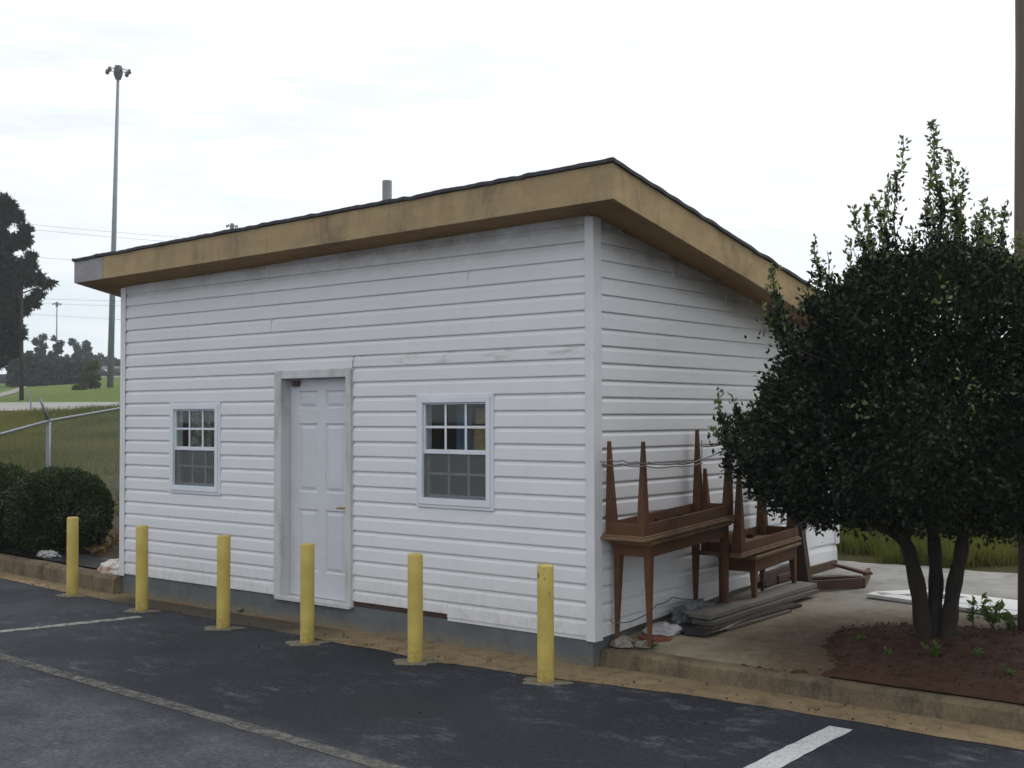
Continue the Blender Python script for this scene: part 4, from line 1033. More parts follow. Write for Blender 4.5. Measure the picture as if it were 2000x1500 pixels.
b = MB(); b.hexa([(0.06, 2.50, 0.315), (0.11, 2.50, 0.315), (0.06, 3.30, 0.36), (0.11, 3.30, 0.36), (0.04, 2.50, 0.43), (0.09, 2.50, 0.43), (0.04, 3.30, 0.47), (0.09, 3.30, 0.47)])  # tall board in dark wood, its colour stands in for shade behind the tables
tag(b.build('plank', M['darkwood'], bevel=0.003), 'shade-darkened board on edge against the wall foot behind the tables', 'plank', 'weathered planks beside the wall')
lump('wood_block', (0.19, 1.78, 0.252), 0.07, 0.10, 0.06, M['cardboard'], 'tan block on the slab between the table legs', 'block', 2, rough_=0.1, ns_=1)

# white door frame lying on the slab behind the tree
wf = thing('window_frame', (1.6, 2.6, 0.3), 'flat white painted frame lying on the slab behind the tree trunk', 'frame')
A_ = Vector((1.023, 2.52, 0)); B_ = Vector((2.55, 2.22, 0)); C_ = Vector((1.27, 2.93, 0)); D_ = Vector((2.85, 2.72, 0))
def fr_b(p, q, w, nm):
    d = (q - p).normalized(); s_ = Vector((-d.y, d.x, 0)) * w; b = MB(); P = []
    for dz in (0.008, 0.036):
        for pp in (p, p + s_):
            for e in (0, 1):
                r_ = pp + (q - p) * e; P.append((r_.x, r_.y, slab_z(r_.y) + dz))
    b.hexa(P); b.build(nm, M['whiteboard'], wf, bevel=0.002)
fr_b(A_, B_, 0.13, 'rail'); fr_b(C_, D_, -0.10, 'rail')
fr_b(A_ + (B_ - A_) * 0.001 + Vector((0.02, 0.127, 0)), C_ + Vector((0.0, -0.098, 0)), -0.16, 'stile')
b = MB(); b.prism([Vector((x_, y_, slab_z(y_) + 0.012)) for x_, y_ in ((1.60, 2.548), (2.55, 2.352), (2.86, 2.61), (1.80, 2.755))], (0, 0, 0.026)); b.build('panel', M['whiteboard'], wf, bevel=0.002)

# ------------------------------------------------------------------ foliage helpers
def leaf_mesh(name, pos, size, mat, parent=None, up=0.3, aspect=0.45, tone=None, nrm=None, droop=0.0, spread=1.0):
    """folded leaf: 4 verts, 2 triangles each"""
    n = len(pos)
    d = rng.normal(size=(n, 3)); d[:, 2] += up
    if nrm is not None: d = d * spread + nrm * 1.0
    d /= np.linalg.norm(d, axis=1)[:, None]
    r_ = rng.normal(size=(n, 3)); s_ = np.cross(d, r_); s_ /= np.linalg.norm(s_, axis=1)[:, None]
    nn = np.cross(s_, d)
    L_ = (size * rng.uniform(0.7, 1.25, n))[:, None]; W_ = L_ * aspect
    base = pos; tip = pos + d * L_; fold = nn * L_ * 0.10
    a = base + d * L_ * 0.45 + s_ * W_ * 0.5 + fold; c = base + d * L_ * 0.45 - s_ * W_ * 0.5 + fold
    V = np.stack([base, a, tip, c], 1).reshape(-1, 3)
    i = np.arange(n)[:, None] * 4
    F = np.concatenate([i + np.array([0, 1, 2]), i + np.array([0, 2, 3])], 1).reshape(-1, 3)
    t_ = rng.uniform(0, 1, n) if tone is None else tone
    return bigmesh(name, V, F, mat, parent, np.repeat(t_, 2))
def fbm(P, s, o=0.0):
    return np.array([mnoise.noise(Vector((p[0] * s + o, p[1] * s - o, p[2] * s))) for p in P])

# ------------------------------------------------------------------ evergreen tree in the dirt bed
tree = thing('evergreen_tree', (2.07, 1.28, 0.22), 'dark rounded evergreen tree with several trunks and pale upright shoots beside the building', 'tree')
TX, TY = 2.06, 1.31
PR = [(1.00, 0.0), (1.04, 0.70), (1.12, 1.12), (1.25, 1.34), (1.45, 1.45), (1.70, 1.44), (1.95, 1.33), (2.15, 1.20), (2.35, 1.05), (2.55, 0.90), (2.75, 0.72), (2.90, 0.50), (3.0, 0.0)]
def crad(z):
    for (a, ra), (c, rc) in zip(PR, PR[1:]):
        if a <= z <= c: return ra + (rc - ra) * (z - a) / (c - a)
    return 0
PR = [(z_, r_ * 0.91) for z_, r_ in PR]
crs = np.vectorize(crad)
n = 130000
z = rng.uniform(1.0, 3.0, n * 2); th = rng.uniform(0, 2 * math.pi, n * 2); Rm = crs(z)
keep = rng.uniform(0, 1.45, n * 2) < Rm; z, th, Rm = z[keep], th[keep], Rm[keep]
dirs = np.stack([np.cos(th), np.sin(th), (z - 1.8) * 0.9], 1)
lum = fbm(dirs, 2.3, 5.0) * 0.22 + fbm(dirs, 6.5, 9.0) * 0.13
fr_ = 1 - np.abs(rng.normal(0, 0.13, len(z))); fr_ = np.where(rng.uniform(size=len(z)) < 0.16, rng.uniform(0.2, 1, len(z)), fr_)
rad = Rm * (1 + lum) * fr_
pos = np.stack([TX + rad * np.cos(th), TY + rad * np.sin(th), z + 0.05 * rng.normal(size=len(z))], 1)
bot = fbm(pos * np.array([1, 1, 0]), 3.0, 2.0) * 0.16
ok = (pos[:, 2] > 1.05 + bot) & (fbm(pos, 5.5, 3.3) > -0.42)
pos = pos[ok]; 
nr = pos - np.array([TX, TY, 1.8]); nr /= np.linalg.norm(nr, axis=1)[:, None]
if len(pos) > 105000: pos, nr = pos[:105000], nr[:105000]
# shoots: stem path by measured points, leaves along it
shoots = [  # (u,v) tip ... base at the crown, width in leaves, depth
 ([(1820, 240), (1828, 330), (1836, 430), (1845, 560)], 1.5, 8.35), ([(1852, 292), (1862, 370), (1868, 460), (1862, 560)], 1.3, 8.5), ([(1816, 330), (1812, 430), (1822, 560)], 1.0, 8.2),
 ([(1880, 330), (1876, 430), (1880, 560)], 1.0, 8.6),
 ([(1762, 268), (1765, 305), (1757, 335), (1748, 380), (1748, 470), (1752, 570)], 0.6, 8.4), ([(1738, 352), (1728, 420), (1730, 500), (1738, 580)], 1.0, 8.1), ([(1704, 380), (1722, 430), (1728, 560)], 0.7, 8.3),
 ([(1666, 405), (1676, 450), (1692, 520), (1700, 600)], 1.0, 8.2), ([(1690, 400), (1700, 480), (1706, 590)], 1.2, 8.6), ([(1590, 455), (1592, 500), (1600, 550), (1598, 610)], 0.7, 8.3),
 ([(1615, 490), (1622, 550), (1625, 610)], 0.7, 8.5), ([(1660, 470), (1662, 540), (1670, 600)], 0.9, 8.4), ([(1636, 540), (1645, 600)], 0.7, 8.4),
 ([(1920, 393), (1915, 460), (1912, 580)], 1.2, 8.5), ([(1940, 410), (1935, 480), (1930, 590)], 1.0, 8.3), ([(1962, 398), (1958, 460), (1952, 580)], 0.9, 8.6), ([(1905, 420), (1900, 500), (1895, 580)], 0.9, 8.2),
 ([(1508, 515), (1512, 560), (1520, 610), (1535, 660)], 0.9, 8.0), ([(1486, 595), (1500, 625), (1525, 650), (1550, 680)], 0.6, 7.9), ([(1532, 600), (1530, 650), (1550, 690)], 0.8, 8.1),
 ([(1402, 765), (1405, 800), (1415, 840), (1435, 880)], 0.8, 8.1), ([(1382, 832), (1400, 850), (1430, 875), (1450, 890)], 0.6, 8.0), ([(1428, 770), (1440, 810), (1460, 850)], 0.6, 8.2),
 ([(1990, 455), (1992, 540), (2000, 620)], 1.1, 8.0), ([(2040, 400), (2030, 500), (2040, 600)], 1.1, 8.5), ([(2100, 480), (2090, 620)], 1.0, 8.4), ([(1575, 560), (1585, 620)], 0.8, 8.2), ([(1780, 440), (1785, 560)], 0.8, 8.7)]
SP = []; LOW = []; ST = MB()
for path, wd, d in shoots:
    P = [px(u, v, d) for u, v in path]
    Q = []
    for a, c in zip(P, P[1:]):
        for k in range(6): Q.append(a.lerp(c, k / 6))
    Q.append(P[-1])
    for i, q in enumerate(Q): q += Vector((0.008 * math.sin(i * 0.8), 0.008 * math.cos(i * 1.1), 0)) if 0 < i < len(Q) - 1 else Vector((0, 0, 0))
    Lk = sum((a - c).length for a, c in zip(Q, Q[1:])); root = Q[-1] + (Vector((TX, TY, 1.9)) - Q[-1]) * 0.35
    ST.tube([root] + Q[::-1], [0.008] + [0.006 - 0.004 * i / len(Q) for i in range(len(Q))], 5)
    nl = int(Lk * 230 * wd * (1.1 if wd > 0.8 else 0.8))
    for k in range(nl):
        t_ = random.random() ** 0.85; s_ = t_ * (len(Q) - 1); i = min(int(s_), len(Q) - 2); q = Q[i].lerp(Q[i+1], s_ - i)
        r_ = (0.018 + 0.055 * wd * t_) * abs(random.gauss(0.3, 0.7)); w = random.uniform(0, 6.283)
        SP.append((q.x + r_ * math.cos(w), q.y + r_ * math.sin(w), q.z + random.uniform(-0.01, 0.01)))
    # denser dark foliage climbing the lower part of each shoot
    for k in range(int(230 * wd)):
        t_ = 0.42 + 0.58 * random.random() ** 0.75; s_ = t_ * (len(Q) - 1); i = min(int(s_), len(Q) - 2); q = Q[i].lerp(Q[i+1], s_ - i)
        r_ = (0.02 + 0.20 * (t_ - 0.42)) * abs(random.gauss(0.4, 0.6)); w = random.uniform(0, 6.283)
        LOW.append((q.x + r_ * math.cos(w), q.y + r_ * math.sin(w), q.z + random.uniform(-0.02, 0.02)))
ST.build('shoot_stems', M['bark'], tree)
LOW = np.array(LOW); pos = np.concatenate([pos, LOW]); nr = np.concatenate([nr, np.tile([0, 0, 1.0], (len(LOW), 1))])
tone = np.clip(rng.uniform(0, 0.8, len(pos)) + 0.5 * (fbm(pos, 2.2, 7.0)), 0, 1)
leaf_mesh('crown', pos, 0.045, M['leaf'], tree, 0.25, 0.50, tone, nr, spread=0.8)
SP = np.array(SP); leaf_mesh('shoots', SP, 0.043, M['leaf_shoot'], tree, 0.9, 0.5)
# paler tufts just at the outline
TF = []
for k in range(26):
    c_ = pos[int(rng.integers(0, 90000))]; q_ = c_ + rng.normal(0, 0.055, (34, 3)) * np.array([1, 1, 1.5]) + (c_ - np.array([TX, TY, 1.8])) * 0.06
    TF.append(q_)
leaf_mesh('new_growth', np.concatenate(TF), 0.042, M['leaf_shoot'], tree, 0.6, 0.48)
# trunks
def wpx(u, v, d=8.44): return px(u, v, d)
b = MB()
def limb(path, r0, r1, dd=None, seg=10):
    P = [wpx(u, v, d) for u, v, d in path]; Q = []
    for i in range(len(P) - 1):
        p0 = P[max(i-1, 0)]; p1 = P[i]; p2 = P[i+1]; p3 = P[min(i+2, len(P)-1)]
        for k in range(5):
            t_ = k / 5; Q.append(0.5 * ((2*p1) + (p2 - p0) * t_ + (2*p0 - 5*p1 + 4*p2 - p3) * t_*t_ + (3*p1 - p0 - 3*p2 + p3) * t_**3))
    Q.append(P[-1]); n = len(Q)
    rr = [r0 + (r1 - r0) * i / (n-1) + (0.025 * max(0, 1 - i / 4) if r0 > 0.05 else 0) + 0.004 * math.sin(i * 1.3) for i in range(n)]
    b.tube(Q, rr, seg)
limb([(1812, 1275, 8.42), (1803, 1225, 8.41), (1793, 1150, 8.40), (1776, 1080, 8.38), (1765, 1050, 8.36), (1745, 1000, 8.34), (1700, 900, 8.3), (1640, 760, 8.2)], 0.068, 0.026)
limb([(1826, 1280, 8.45), (1822, 1225, 8.46), (1828, 1150, 8.48), (1826, 1080, 8.5), (1820, 1010, 8.52), (1822, 900, 8.55), (1830, 700, 8.6)], 0.062, 0.028)
limb([(1842, 1278, 8.40), (1853, 1220, 8.39), (1862, 1150, 8.38), (1877, 1080, 8.36), (1882, 1030, 8.36), (1892, 960, 8.36), (1920, 820, 8.4), (1930, 650, 8.4)], 0.062, 0.026)
#limb([(1842, 1275, 8.60), (1850, 1160, 8.64), (1846, 1060, 8.68), (1870, 950, 8.75), (1900, 800, 8.8)], 0.045, 0.018)
limb([(1775, 1075, 8.35), (1745, 1045, 8.3), (1700, 1010, 8.2), (1640, 960, 8.1), (1540, 860, 8.0)], 0.028, 0.010)
limb([(1756, 1020, 8.35), (1735, 985, 8.4), (1720, 930, 8.5), (1700, 800, 8.6)], 0.022, 0.008)
limb([(1826, 1040, 8.5), (1800, 990, 8.6), (1780, 900, 8.7)], 0.025, 0.01)
limb([(1886, 1000, 8.36), (1930, 930, 8.3), (2000, 840, 8.3)], 0.025, 0.01)
b.build('trunk', M['bark'], tree, smooth=True)

# ------------------------------------------------------------------ clipped round bushes by the left kerb
def round_bush(c, rx, rz, nleaf, label, seed, tone_hi=0.2):
    t = thing('clipped_bush', (c[0], c[1], ground_z(c[1])), label, 'bush', 'clipped round bushes at the left kerb')
    d = rng.normal(size=(nleaf, 3)); d /= np.linalg.norm(d, axis=1)[:, None]
    e = np.sign(d) * np.abs(d) ** 0.86; e /= np.linalg.norm(e, axis=1)[:, None] ** 0.55
    r_ = 1 - np.abs(rng.normal(0, 0.07, nleaf)) + 0.05 * fbm(d, 3, seed) + 0.06 * fbm(d, 9, seed) + np.where(rng.uniform(size=nleaf) < 0.01, rng.uniform(0.02, 0.12, nleaf), 0)
    p = e * r_[:, None] * np.array([rx, rx, rz]) + np.array(c)
    gz = ground_z(c[1]) + 0.06; ok = (p[:, 2] > gz); p, d = p[ok], d[ok]
    tone = np.clip(rng.uniform(0, 0.6, len(p)) + 0.6 * fbm(p, 2.5, seed) + tone_hi * (d[:, 2] > 0.3), 0, 1)
    leaf_mesh('foliage', p, 0.040, M['leaf_clip'], t, 0.3, 0.55, tone, d, spread=0.7)
    b = MB()
    for k in range(6):
        w = k * 1.05; b.tube([(c[0] + 0.03 * math.cos(w), c[1] + 0.03 * math.sin(w), gz - 0.1), (c[0] + 0.3 * rx * math.cos(w), c[1] + 0.3 * rx * math.sin(w), c[2]), (c[0] + 0.8 * rx * math.cos(w), c[1] + 0.8 * rx * math.sin(w), c[2] + 0.5 * rz)], [0.03, 0.02, 0.008], 6)
    b.build('stems', M['bark'], t); return t
c1 = px(116, 1002, 14.6); round_bush((c1.x, c1.y, c1.z), 0.60, 0.53, 34000, 'round clipped dark green bush behind the leftmost bollard', 1.0)
c2 = px(-8, 990, 15.0); round_bush((c2.x, c2.y, c2.z), 0.56, 0.53, 26000, 'clipped bush cut off by the left edge of the picture', 4.0)
c3 = px(-190, 1010, 14.6); round_bush((c3.x, c3.y, c3.z), 0.60, 0.55, 18000, 'clipped bush further left, outside the picture edge', 6.0)
# black weed fabric, rubble and sandbag
b = MB(); ni, nj = 60, 8
for j in range(nj + 1):
    for i in range(ni + 1):
        x = -14 + (8.02) * i / ni; y0_ = 0.04 - 0.078 * (x + 5.8); y = y0_ + 0.04 + (0.42 + 0.12 * mnoise.noise(Vector((x, 0, 0)))) * j / nj
        b.v.append((x, y, 0.188 + 0.012 * (j > 0) + 0.018 * abs(mnoise.noise(Vector((x * 3, y * 5, 0)))) + 0.02 * j / nj))
for j in range(nj):
    for i in range(ni): a = j * (ni+1) + i; b.f.append((a, a+1, a+ni+2, a+ni+1))
o = b.build('weed_fabric', M['blackplastic'], smooth=True); tag(o, 'black weed fabric lying along the left kerb under the bushes', 'fabric')
sb = on_ground(214, 1118); lump('sandbag', (-6.30, 0.14, 0.17), 0.27, 0.15, 0.11, M['sandbag'], 'white bag stained with red clay on the left kerb by the building corner', 'bag', 21, rot=-0.1)
lump('plastic_bag', (px(95, 1082, 14.0).x, px(95, 1082, 14.0).y, 0.205), 0.16, 0.09, 0.05, M['bag'], 'small white scrap of plastic under the left bush', 'bag', 25, rough_=0.6)
# ------------------------------------------------------------------ small weeds on the right
def weed(p, h, n, label, spread=0.06, size=0.05, nm='weed', lm='leaf_weed', gr='weeds on the slab and dirt bed'):
    t = thing(nm, p, label, 'plant', gr); b = MB(); Q = []
    for k in range(n):
        w = random.uniform(0, 6.283); l_ = random.uniform(0.6, 1) * h; q = (p[0] + spread * math.cos(w), p[1] + spread * math.sin(w), p[2] + l_)
        b.tube([p, ((p[0]+q[0])/2, (p[1]+q[1])/2, p[2] + l_ * 0.6), q], [0.003, 0.0025, 0.0015], 4)
        for j in range(9):
            t_ = 0.25 + 0.75 * j / 8; Q.append((p[0] + (q[0]-p[0]) * t_ + random.uniform(-.012, .012), p[1] + (q[1]-p[1]) * t_ + random.uniform(-.012, .012), p[2] + l_ * t_))
    b.build('stems', M[lm], t); leaf_mesh('leaves', np.array(Q), size, M[lm], t, 0.4, 0.5)
def sp(x, y, dz=0): return (x, y, slab_z(y) + dz)
weed(sp(2.25, 1.86), 0.22, 7, 'bright green leafy weed right of the tree trunk', 0.09, 0.07)
weed(sp(2.10, 1.90), 0.20, 4, 'thin upright weed between the trunk and the bright weed', 0.03, 0.05)
weed(sp(2.36, 1.90), 0.13, 5, 'low green weed beside the utility pole foot', 0.08, 0.05)
weed(sp(1.80, 1.80), 0.09, 5, 'small green weed at the left side of the trunk', 0.06, 0.04)
weed(sp(0.36, 0.23, -0.01), 0.045, 5, 'tiny weed in the joint behind the kerb near the table foot', 0.035, 0.025)
weed((-4.0, -0.02, 0.006), 0.03, 4, 'tiny weed at the foot of the foundation left of the door', 0.02, 0.02)
weed(sp(2.2, 0.75, 0.03), 0.10, 4, 'thin grass sprout in the dirt bed in front of the trunk', 0.04, 0.05)
for i, (u, v, h_) in enumerate(((212, 1074, 0.15), (188, 1084, 0.11), (227, 1062, 0.20))):
    p = on_ground(u, v)
    weed((p.x, p.y, ground_z(p.y)), h_, 14, ('reddish low plant in the bed left of the building corner, the middle one', 'small reddish low plant nearest the kerb in the left bed', 'reddish low plant touching the left building corner')[i], 0.13, 0.045, 'low_plant', 'leaf_red', 'low reddish plants by the building corner')
for i, (x, y, h_) in enumerate(((1.95, 0.62, 0.05), (2.45, 0.9, 0.06), (1.62, 0.95, 0.04), (2.75, 0.55, 0.05))):
    weed(sp(x, y, 0.03), h_, 4, ('tiny green sprout in the soil near the kerb left of the trunk', 'tiny green sprout in the soil right of the trunk', 'tiny green sprout at the left part of the dirt bed', 'tiny green sprout at the right end of the soil near the kerb')[i], 0.03, 0.03)
# leaf litter on the dirt bed
Q = []
for k in range(5200):
    x, y = random.uniform(1.2, 4.4), random.uniform(0.25, 2.1)
    if inside(x, y, bed) and edge_d(x, y, bed) > 0.05 + 0.05 * random.random(): Q.append((x, y, slab_z(y) + 0.026 + random.uniform(0, 0.012)))
M['litter'] = make_leaf('leaf_litter_brown', (0.030, 0.019, 0.012), (0.085, 0.055, 0.035), 0.9, 0.05, 0.1)
tag(leaf_mesh('leaf_litter', np.array(Q), 0.024, M['litter'], None, 0.0, 0.5), 'brown dead leaves scattered over the dirt bed', 'leaf litter', kind='stuff')

Q = []
for k in range(200):
    x = random.uniform(-8, 4); y = min(0.03 if x < 0 else 0.06, lerp(edge, x) + abs(random.gauss(0, 0.22)))
    if k % 6 == 0: x = random.uniform(-5, 4); y = random.uniform(-4.5, -0.6)
    if x < -5.98: y = min(y, -0.12 - 0.078 * (x + 5.8) - 0.02)
    Q.append((x, y, 0.010))
tag(leaf_mesh('grit', np.array(Q), 0.022, M['litter'], None, 0.0, 0.6), 'bits of dead leaf and grit scattered along the gutter', 'leaf litter', kind='stuff')
# ------------------------------------------------------------------ grass on the bank (thousands of blades: stuff)
def grass_area(count, gen, hmin, hmax, name, label, gm='grass', k=4, wf_=1.0):
    base = []
    while len(base) < count:
        x, y = gen()
        if x < -5.8 and y < 2.2: continue
        if x < -5.5 and y < 7.5 + 1.5 * mnoise.noise(Vector((x * 0.8, y * 0.8, 0))) and random.random() < 0.93: continue
        if -6.3 < x < 0.5 and y < 4.6: continue
        if 0 <= x < 6 and y < slab_back(x) + 0.08: continue
        base.append((x, y, ground_z(y) - 0.02))
    base = np.array(base); n = len(base)
    base = np.repeat(base, k, 0) + np.c_[rng.normal(0, 0.05, (n*k, 2)), np.zeros(n*k)]
    h = rng.uniform(hmin, hmax, n*k) * (1 + 0.5 * fbm(base, 0.6, 3)); w = rng.uniform(0.006, 0.014, n*k) * (1 + np.maximum(base[:, 1], 0) / 14) * wf_
    a = rng.uniform(0, 6.283, n*k); s_ = np.stack([np.cos(a), np.sin(a), np.zeros(n*k)], 1) * w[:, None]
    lean = rng.normal(0, 0.34, (n*k, 2)) * h[:, None]; tip = base + np.c_[lean, h]
    V = np.stack([base - s_, base + s_, tip], 1).reshape(-1, 3); F = np.arange(n*k*3).reshape(-1, 3)
    tone = np.clip(rng.uniform(0, 0.7, n*k) + 0.6 * fbm(base, 0.35, 8) + 0.45 * fbm(base, 2.2, 8) + 0.1, 0, 1)
    o = bigmesh(name, V, F, M[gm], None, tone); tag(o, label, 'grass', kind='stuff')
def g_left():
    d = random.uniform(17, 58); p = px(random.uniform(-80, 330), 815, d); return p.x, p.y
def g_right():
    d = 11.4 + 20 * random.random() ** 1.6; p = px(random.uniform(1500, 2100), 815, d); return p.x, p.y
def g_wide(): return random.uniform(-25, 9), random.uniform(4.4, 16)
grass_area(14000, g_left, 0.12, 0.42, 'grass', 'rough uncut grass on the bank behind the fence at left')
grass_area(20000, g_right, 0.03, 0.24, 'grass', 'tall weedy grass beyond the slab at right', 'grass_lush', 6, 0.42)
grass_area(7000, g_wide, 0.10, 0.35, 'grass', 'rough grass behind the building')

# ------------------------------------------------------------------ chain-link fence
FP = [px(-160, 850, 12.6), px(95, 822, 15.6), px(250, 797, 21.0), px(330, 790, 26.0)]
tops = [1.62, 1.79, 1.97, 2.1]
fence = thing('chain_link_fence', (FP[1].x, FP[1].y, ground_z(FP[1].y)), 'galvanised chain-link fence behind the clipped bushes with an angled post arm', 'fence')
rail = [px(-160, 878, 14.9), px(0, 848, 16.0), px(95, 822, 17.2), px(237, 797, 21.0), px(420, 790, 27.0)]
MB().tube(rail, 0.021, 8).build('top_rail', M['galv'], fence, smooth=True)
pb = px(95, 822, 15.8)
for k, q in enumerate((px(95, 824, 17.2), px(-110, 868, 15.2), px(330, 792, 24.0))):
    g = ground_z(q.y); b = MB(); ln_ = Vector((-0.02, 0.01, 0)) if k == 0 else Vector((0, 0, 0))
    b.tube([Vector((q.x, q.y, g - 0.05)) + ln_ * 3, q], 0.032, 10); b.build('post', M['galv'], fence, smooth=True)
    arm = px(78, 775, 17.1) - px(95, 822, 17.2); b = MB(); b.tube([q, q + arm], [0.026, 0.018], 8); b.build('barb_arm', M['galv'], fence, smooth=True)
b = MB(); wr = 0.0009
for a, c in zip(rail, rail[1:]):
    ln_ = (c - a).length; n = int(ln_ / 0.07)
    ga, gc = Vector((a.x, a.y, ground_z(a.y) + 0.02)), Vector((c.x, c.y, ground_z(c.y) + 0.02))
    hgt = 1.6; sh = hgt / ln_
    for k in range(-int(hgt / 0.07), n):
        for sg in (1, -1):
            t0 = k / n; t1 = t0 + sh
            e0, e1 = (t0, t1)
            s0, s1 = 0.0, 1.0
            if e0 < 0: s0 = -e0 / sh; e0 = 0
            if e1 > 1: s1 = (1 - t0) / sh; e1 = 1
            if e1 <= e0: continue
            f0, f1 = (s0, s1) if sg == 1 else (1 - s0, 1 - s1)
            P0 = ga.lerp(gc, e0).lerp(a.lerp(c, e0), f0); P1 = ga.lerp(gc, e1).lerp(a.lerp(c, e1), f1)
            b.tube([P0, P1], wr, 3, False)
b.build('wire_mesh', M['galv'], fence)
# fence post seen behind the tree
q = px(1716, 1098, 12.6); b = MB(); b.tube([(q.x, q.y, ground_z(q.y)), (q.x, q.y, ground_z(q.y) + 1.5)], 0.03, 10)
tag(b.build('fence_post', M['galv'], smooth=True), 'grey metal post in the tall grass behind the tree', 'post')

# ------------------------------------------------------------------ poles
pole_b = Vector((2.52, 2.02, slab_z(2.0) - 0.1)); b = MB()
top = pole_b + Vector((0.02, 0.10, 8.6)); K_ = 14
b.tube([pole_b.lerp(top, k / K_) + Vector((0.008 * math.sin(k), 0.008 * math.cos(k), 0)) for k in range(K_ + 1)], [0.140 - 0.03 * k / K_ for k in range(K_ + 1)], 20)
tag(b.build('utility_pole', M['polewood'], smooth=True), 'brown wooden utility pole at the right edge beside the tree', 'utility pole')

def high_mast(u, v, d, ht, label, lean=0.0, r0=0.28, arms=True, scale=1.0):
    p = px(u, v, d); p.z = ground_z(p.y)
    t = thing('high_mast_light', p, label, 'street light', 'tall highway light masts')
    tp = Vector((p.x, p.y, p.z + ht)) + CR * lean
    MB().tube([p, p.lerp(tp, 0.5), tp], [r0, r0 * 0.72, r0 * 0.42], 12).build('mast', M['mast'], t, smooth=True)
    b = MB(); n = 8; s = scale
    b.tube([tp + Vector((0, 0, -0.9 * s)), tp + Vector((0, 0, -0.35 * s))], [0.25 * s, 0.42 * s], 12)
    b.tube([tp + Vector((0, 0, -0.35 * s)), tp + Vector((0, 0, 0.05 * s)), tp + Vector((0, 0, 0.35 * s))], [0.42 * s, 0.36 * s, 0.30 * s], 12)
    ring = [tp + Vector((0.75 * s * math.cos(k * math.pi / 8), 0.75 * s * math.sin(k * math.pi / 8), -0.05 * s)) for k in range(17)]
    b.tube(ring, 0.03 * s, 6)
    b.build('lamp_ring', M['lampdark'], t)
    for k in range(6):
        w = k * math.pi / 3 + math.atan2(CR.y, CR.x); c = tp + Vector((1.0 * s * math.cos(w), 1.0 * s * math.sin(w), -0.22 * s))
        b = MB(); b.tube([tp + Vector((0, 0, -0.05 * s)), c + Vector((0, 0, 0.22 * s))], 0.025 * s, 5)
        b.tube([c + Vector((0, 0, 0.24 * s)), c + Vector((0, 0, 0.05 * s)), c + Vector((0, 0, -0.02 * s)), c + Vector((0, 0, -0.2 * s))], [0.12 * s, 0.17 * s, 0.20 * s, 0.12 * s], 10)
        b.build('lamp', M['lampdark'], t, smooth=True)
high_mast(215, 757, 108, 29.0, 'tall grey highway light mast rising left of the building', lean=0.55, r0=0.30)
high_mast(110, 745, 300, 22.3, 'small distant light mast above the far pines', r0=0.30, scale=1.0)
high_mast(452, 745, 230, 30.6, 'distant light mast whose lamp head peeks over the roof', r0=0.3, scale=1.0)
# thin wooden utility pole and overhead wires
p = on_ground(42, 782); b = MB(); b.tube([p, p + Vector((0, 0, 9.8)) - CR * 0.1], [0.16, 0.11], 8)
tag(b.build('utility_pole', M['polewood_far'], smooth=True), 'thin distant utility pole in front of the big dark tree at left', 'utility pole')
def far_pole(u, d, vtop, label):
    q = px(u, vtop, d); t = thing('utility_pole', (q.x, q.y, ground_z(q.y)), label, 'utility pole')
    MB().tube([(q.x, q.y, ground_z(q.y)), q], [0.17, 0.11], 8).build('pole', M['polewood'], t, smooth=True)
    b = MB(); b.tube([q - CR * 1.2 - Vector((0, 0, 0.5)), q + CR * 1.2 - Vector((0, 0, 0.5))], 0.06, 6); b.build('crossarm', M['polewood'], t)
far_pole(-160, 92, 405, 'utility pole outside the left picture edge carrying the wires'); far_pole(760, 96, 478, 'utility pole hidden behind the building carrying the wires')
wires = [((-160, 414), (760, 486), 90), ((-160, 424), (760, 496), 90.6), ((-160, 480), (760, 540), 91), ((-160, 572), (760, 588), 92), ((-160, 582), (760, 596), 92.5), ((-160, 596), (760, 640), 93)]
for i, (a, c, d) in enumerate(wires):
    A, C2 = px(a[0], a[1], d), px(c[0], c[1], d + 4); P = []
    for k in range(25):
        t_ = k / 24; q = A.lerp(C2, t_); q.z -= 1.1 * 4 * t_ * (1 - t_) * 0.35; P.append(q)
    b = MB(); b.tube(P, 0.010, 5); tag(b.build('overhead_wire', M['cable']), ('topmost thin overhead wire at left behind the roof', 'second thin overhead wire from the top, just below the topmost', 'faint overhead wire passing behind the tip of the roof corner', 'upper wire of the low pair left of the building', 'lower wire of the low pair left of the building', 'lowest thin overhead wire left of the building')[i], 'wire', 'overhead wires between the utility poles')

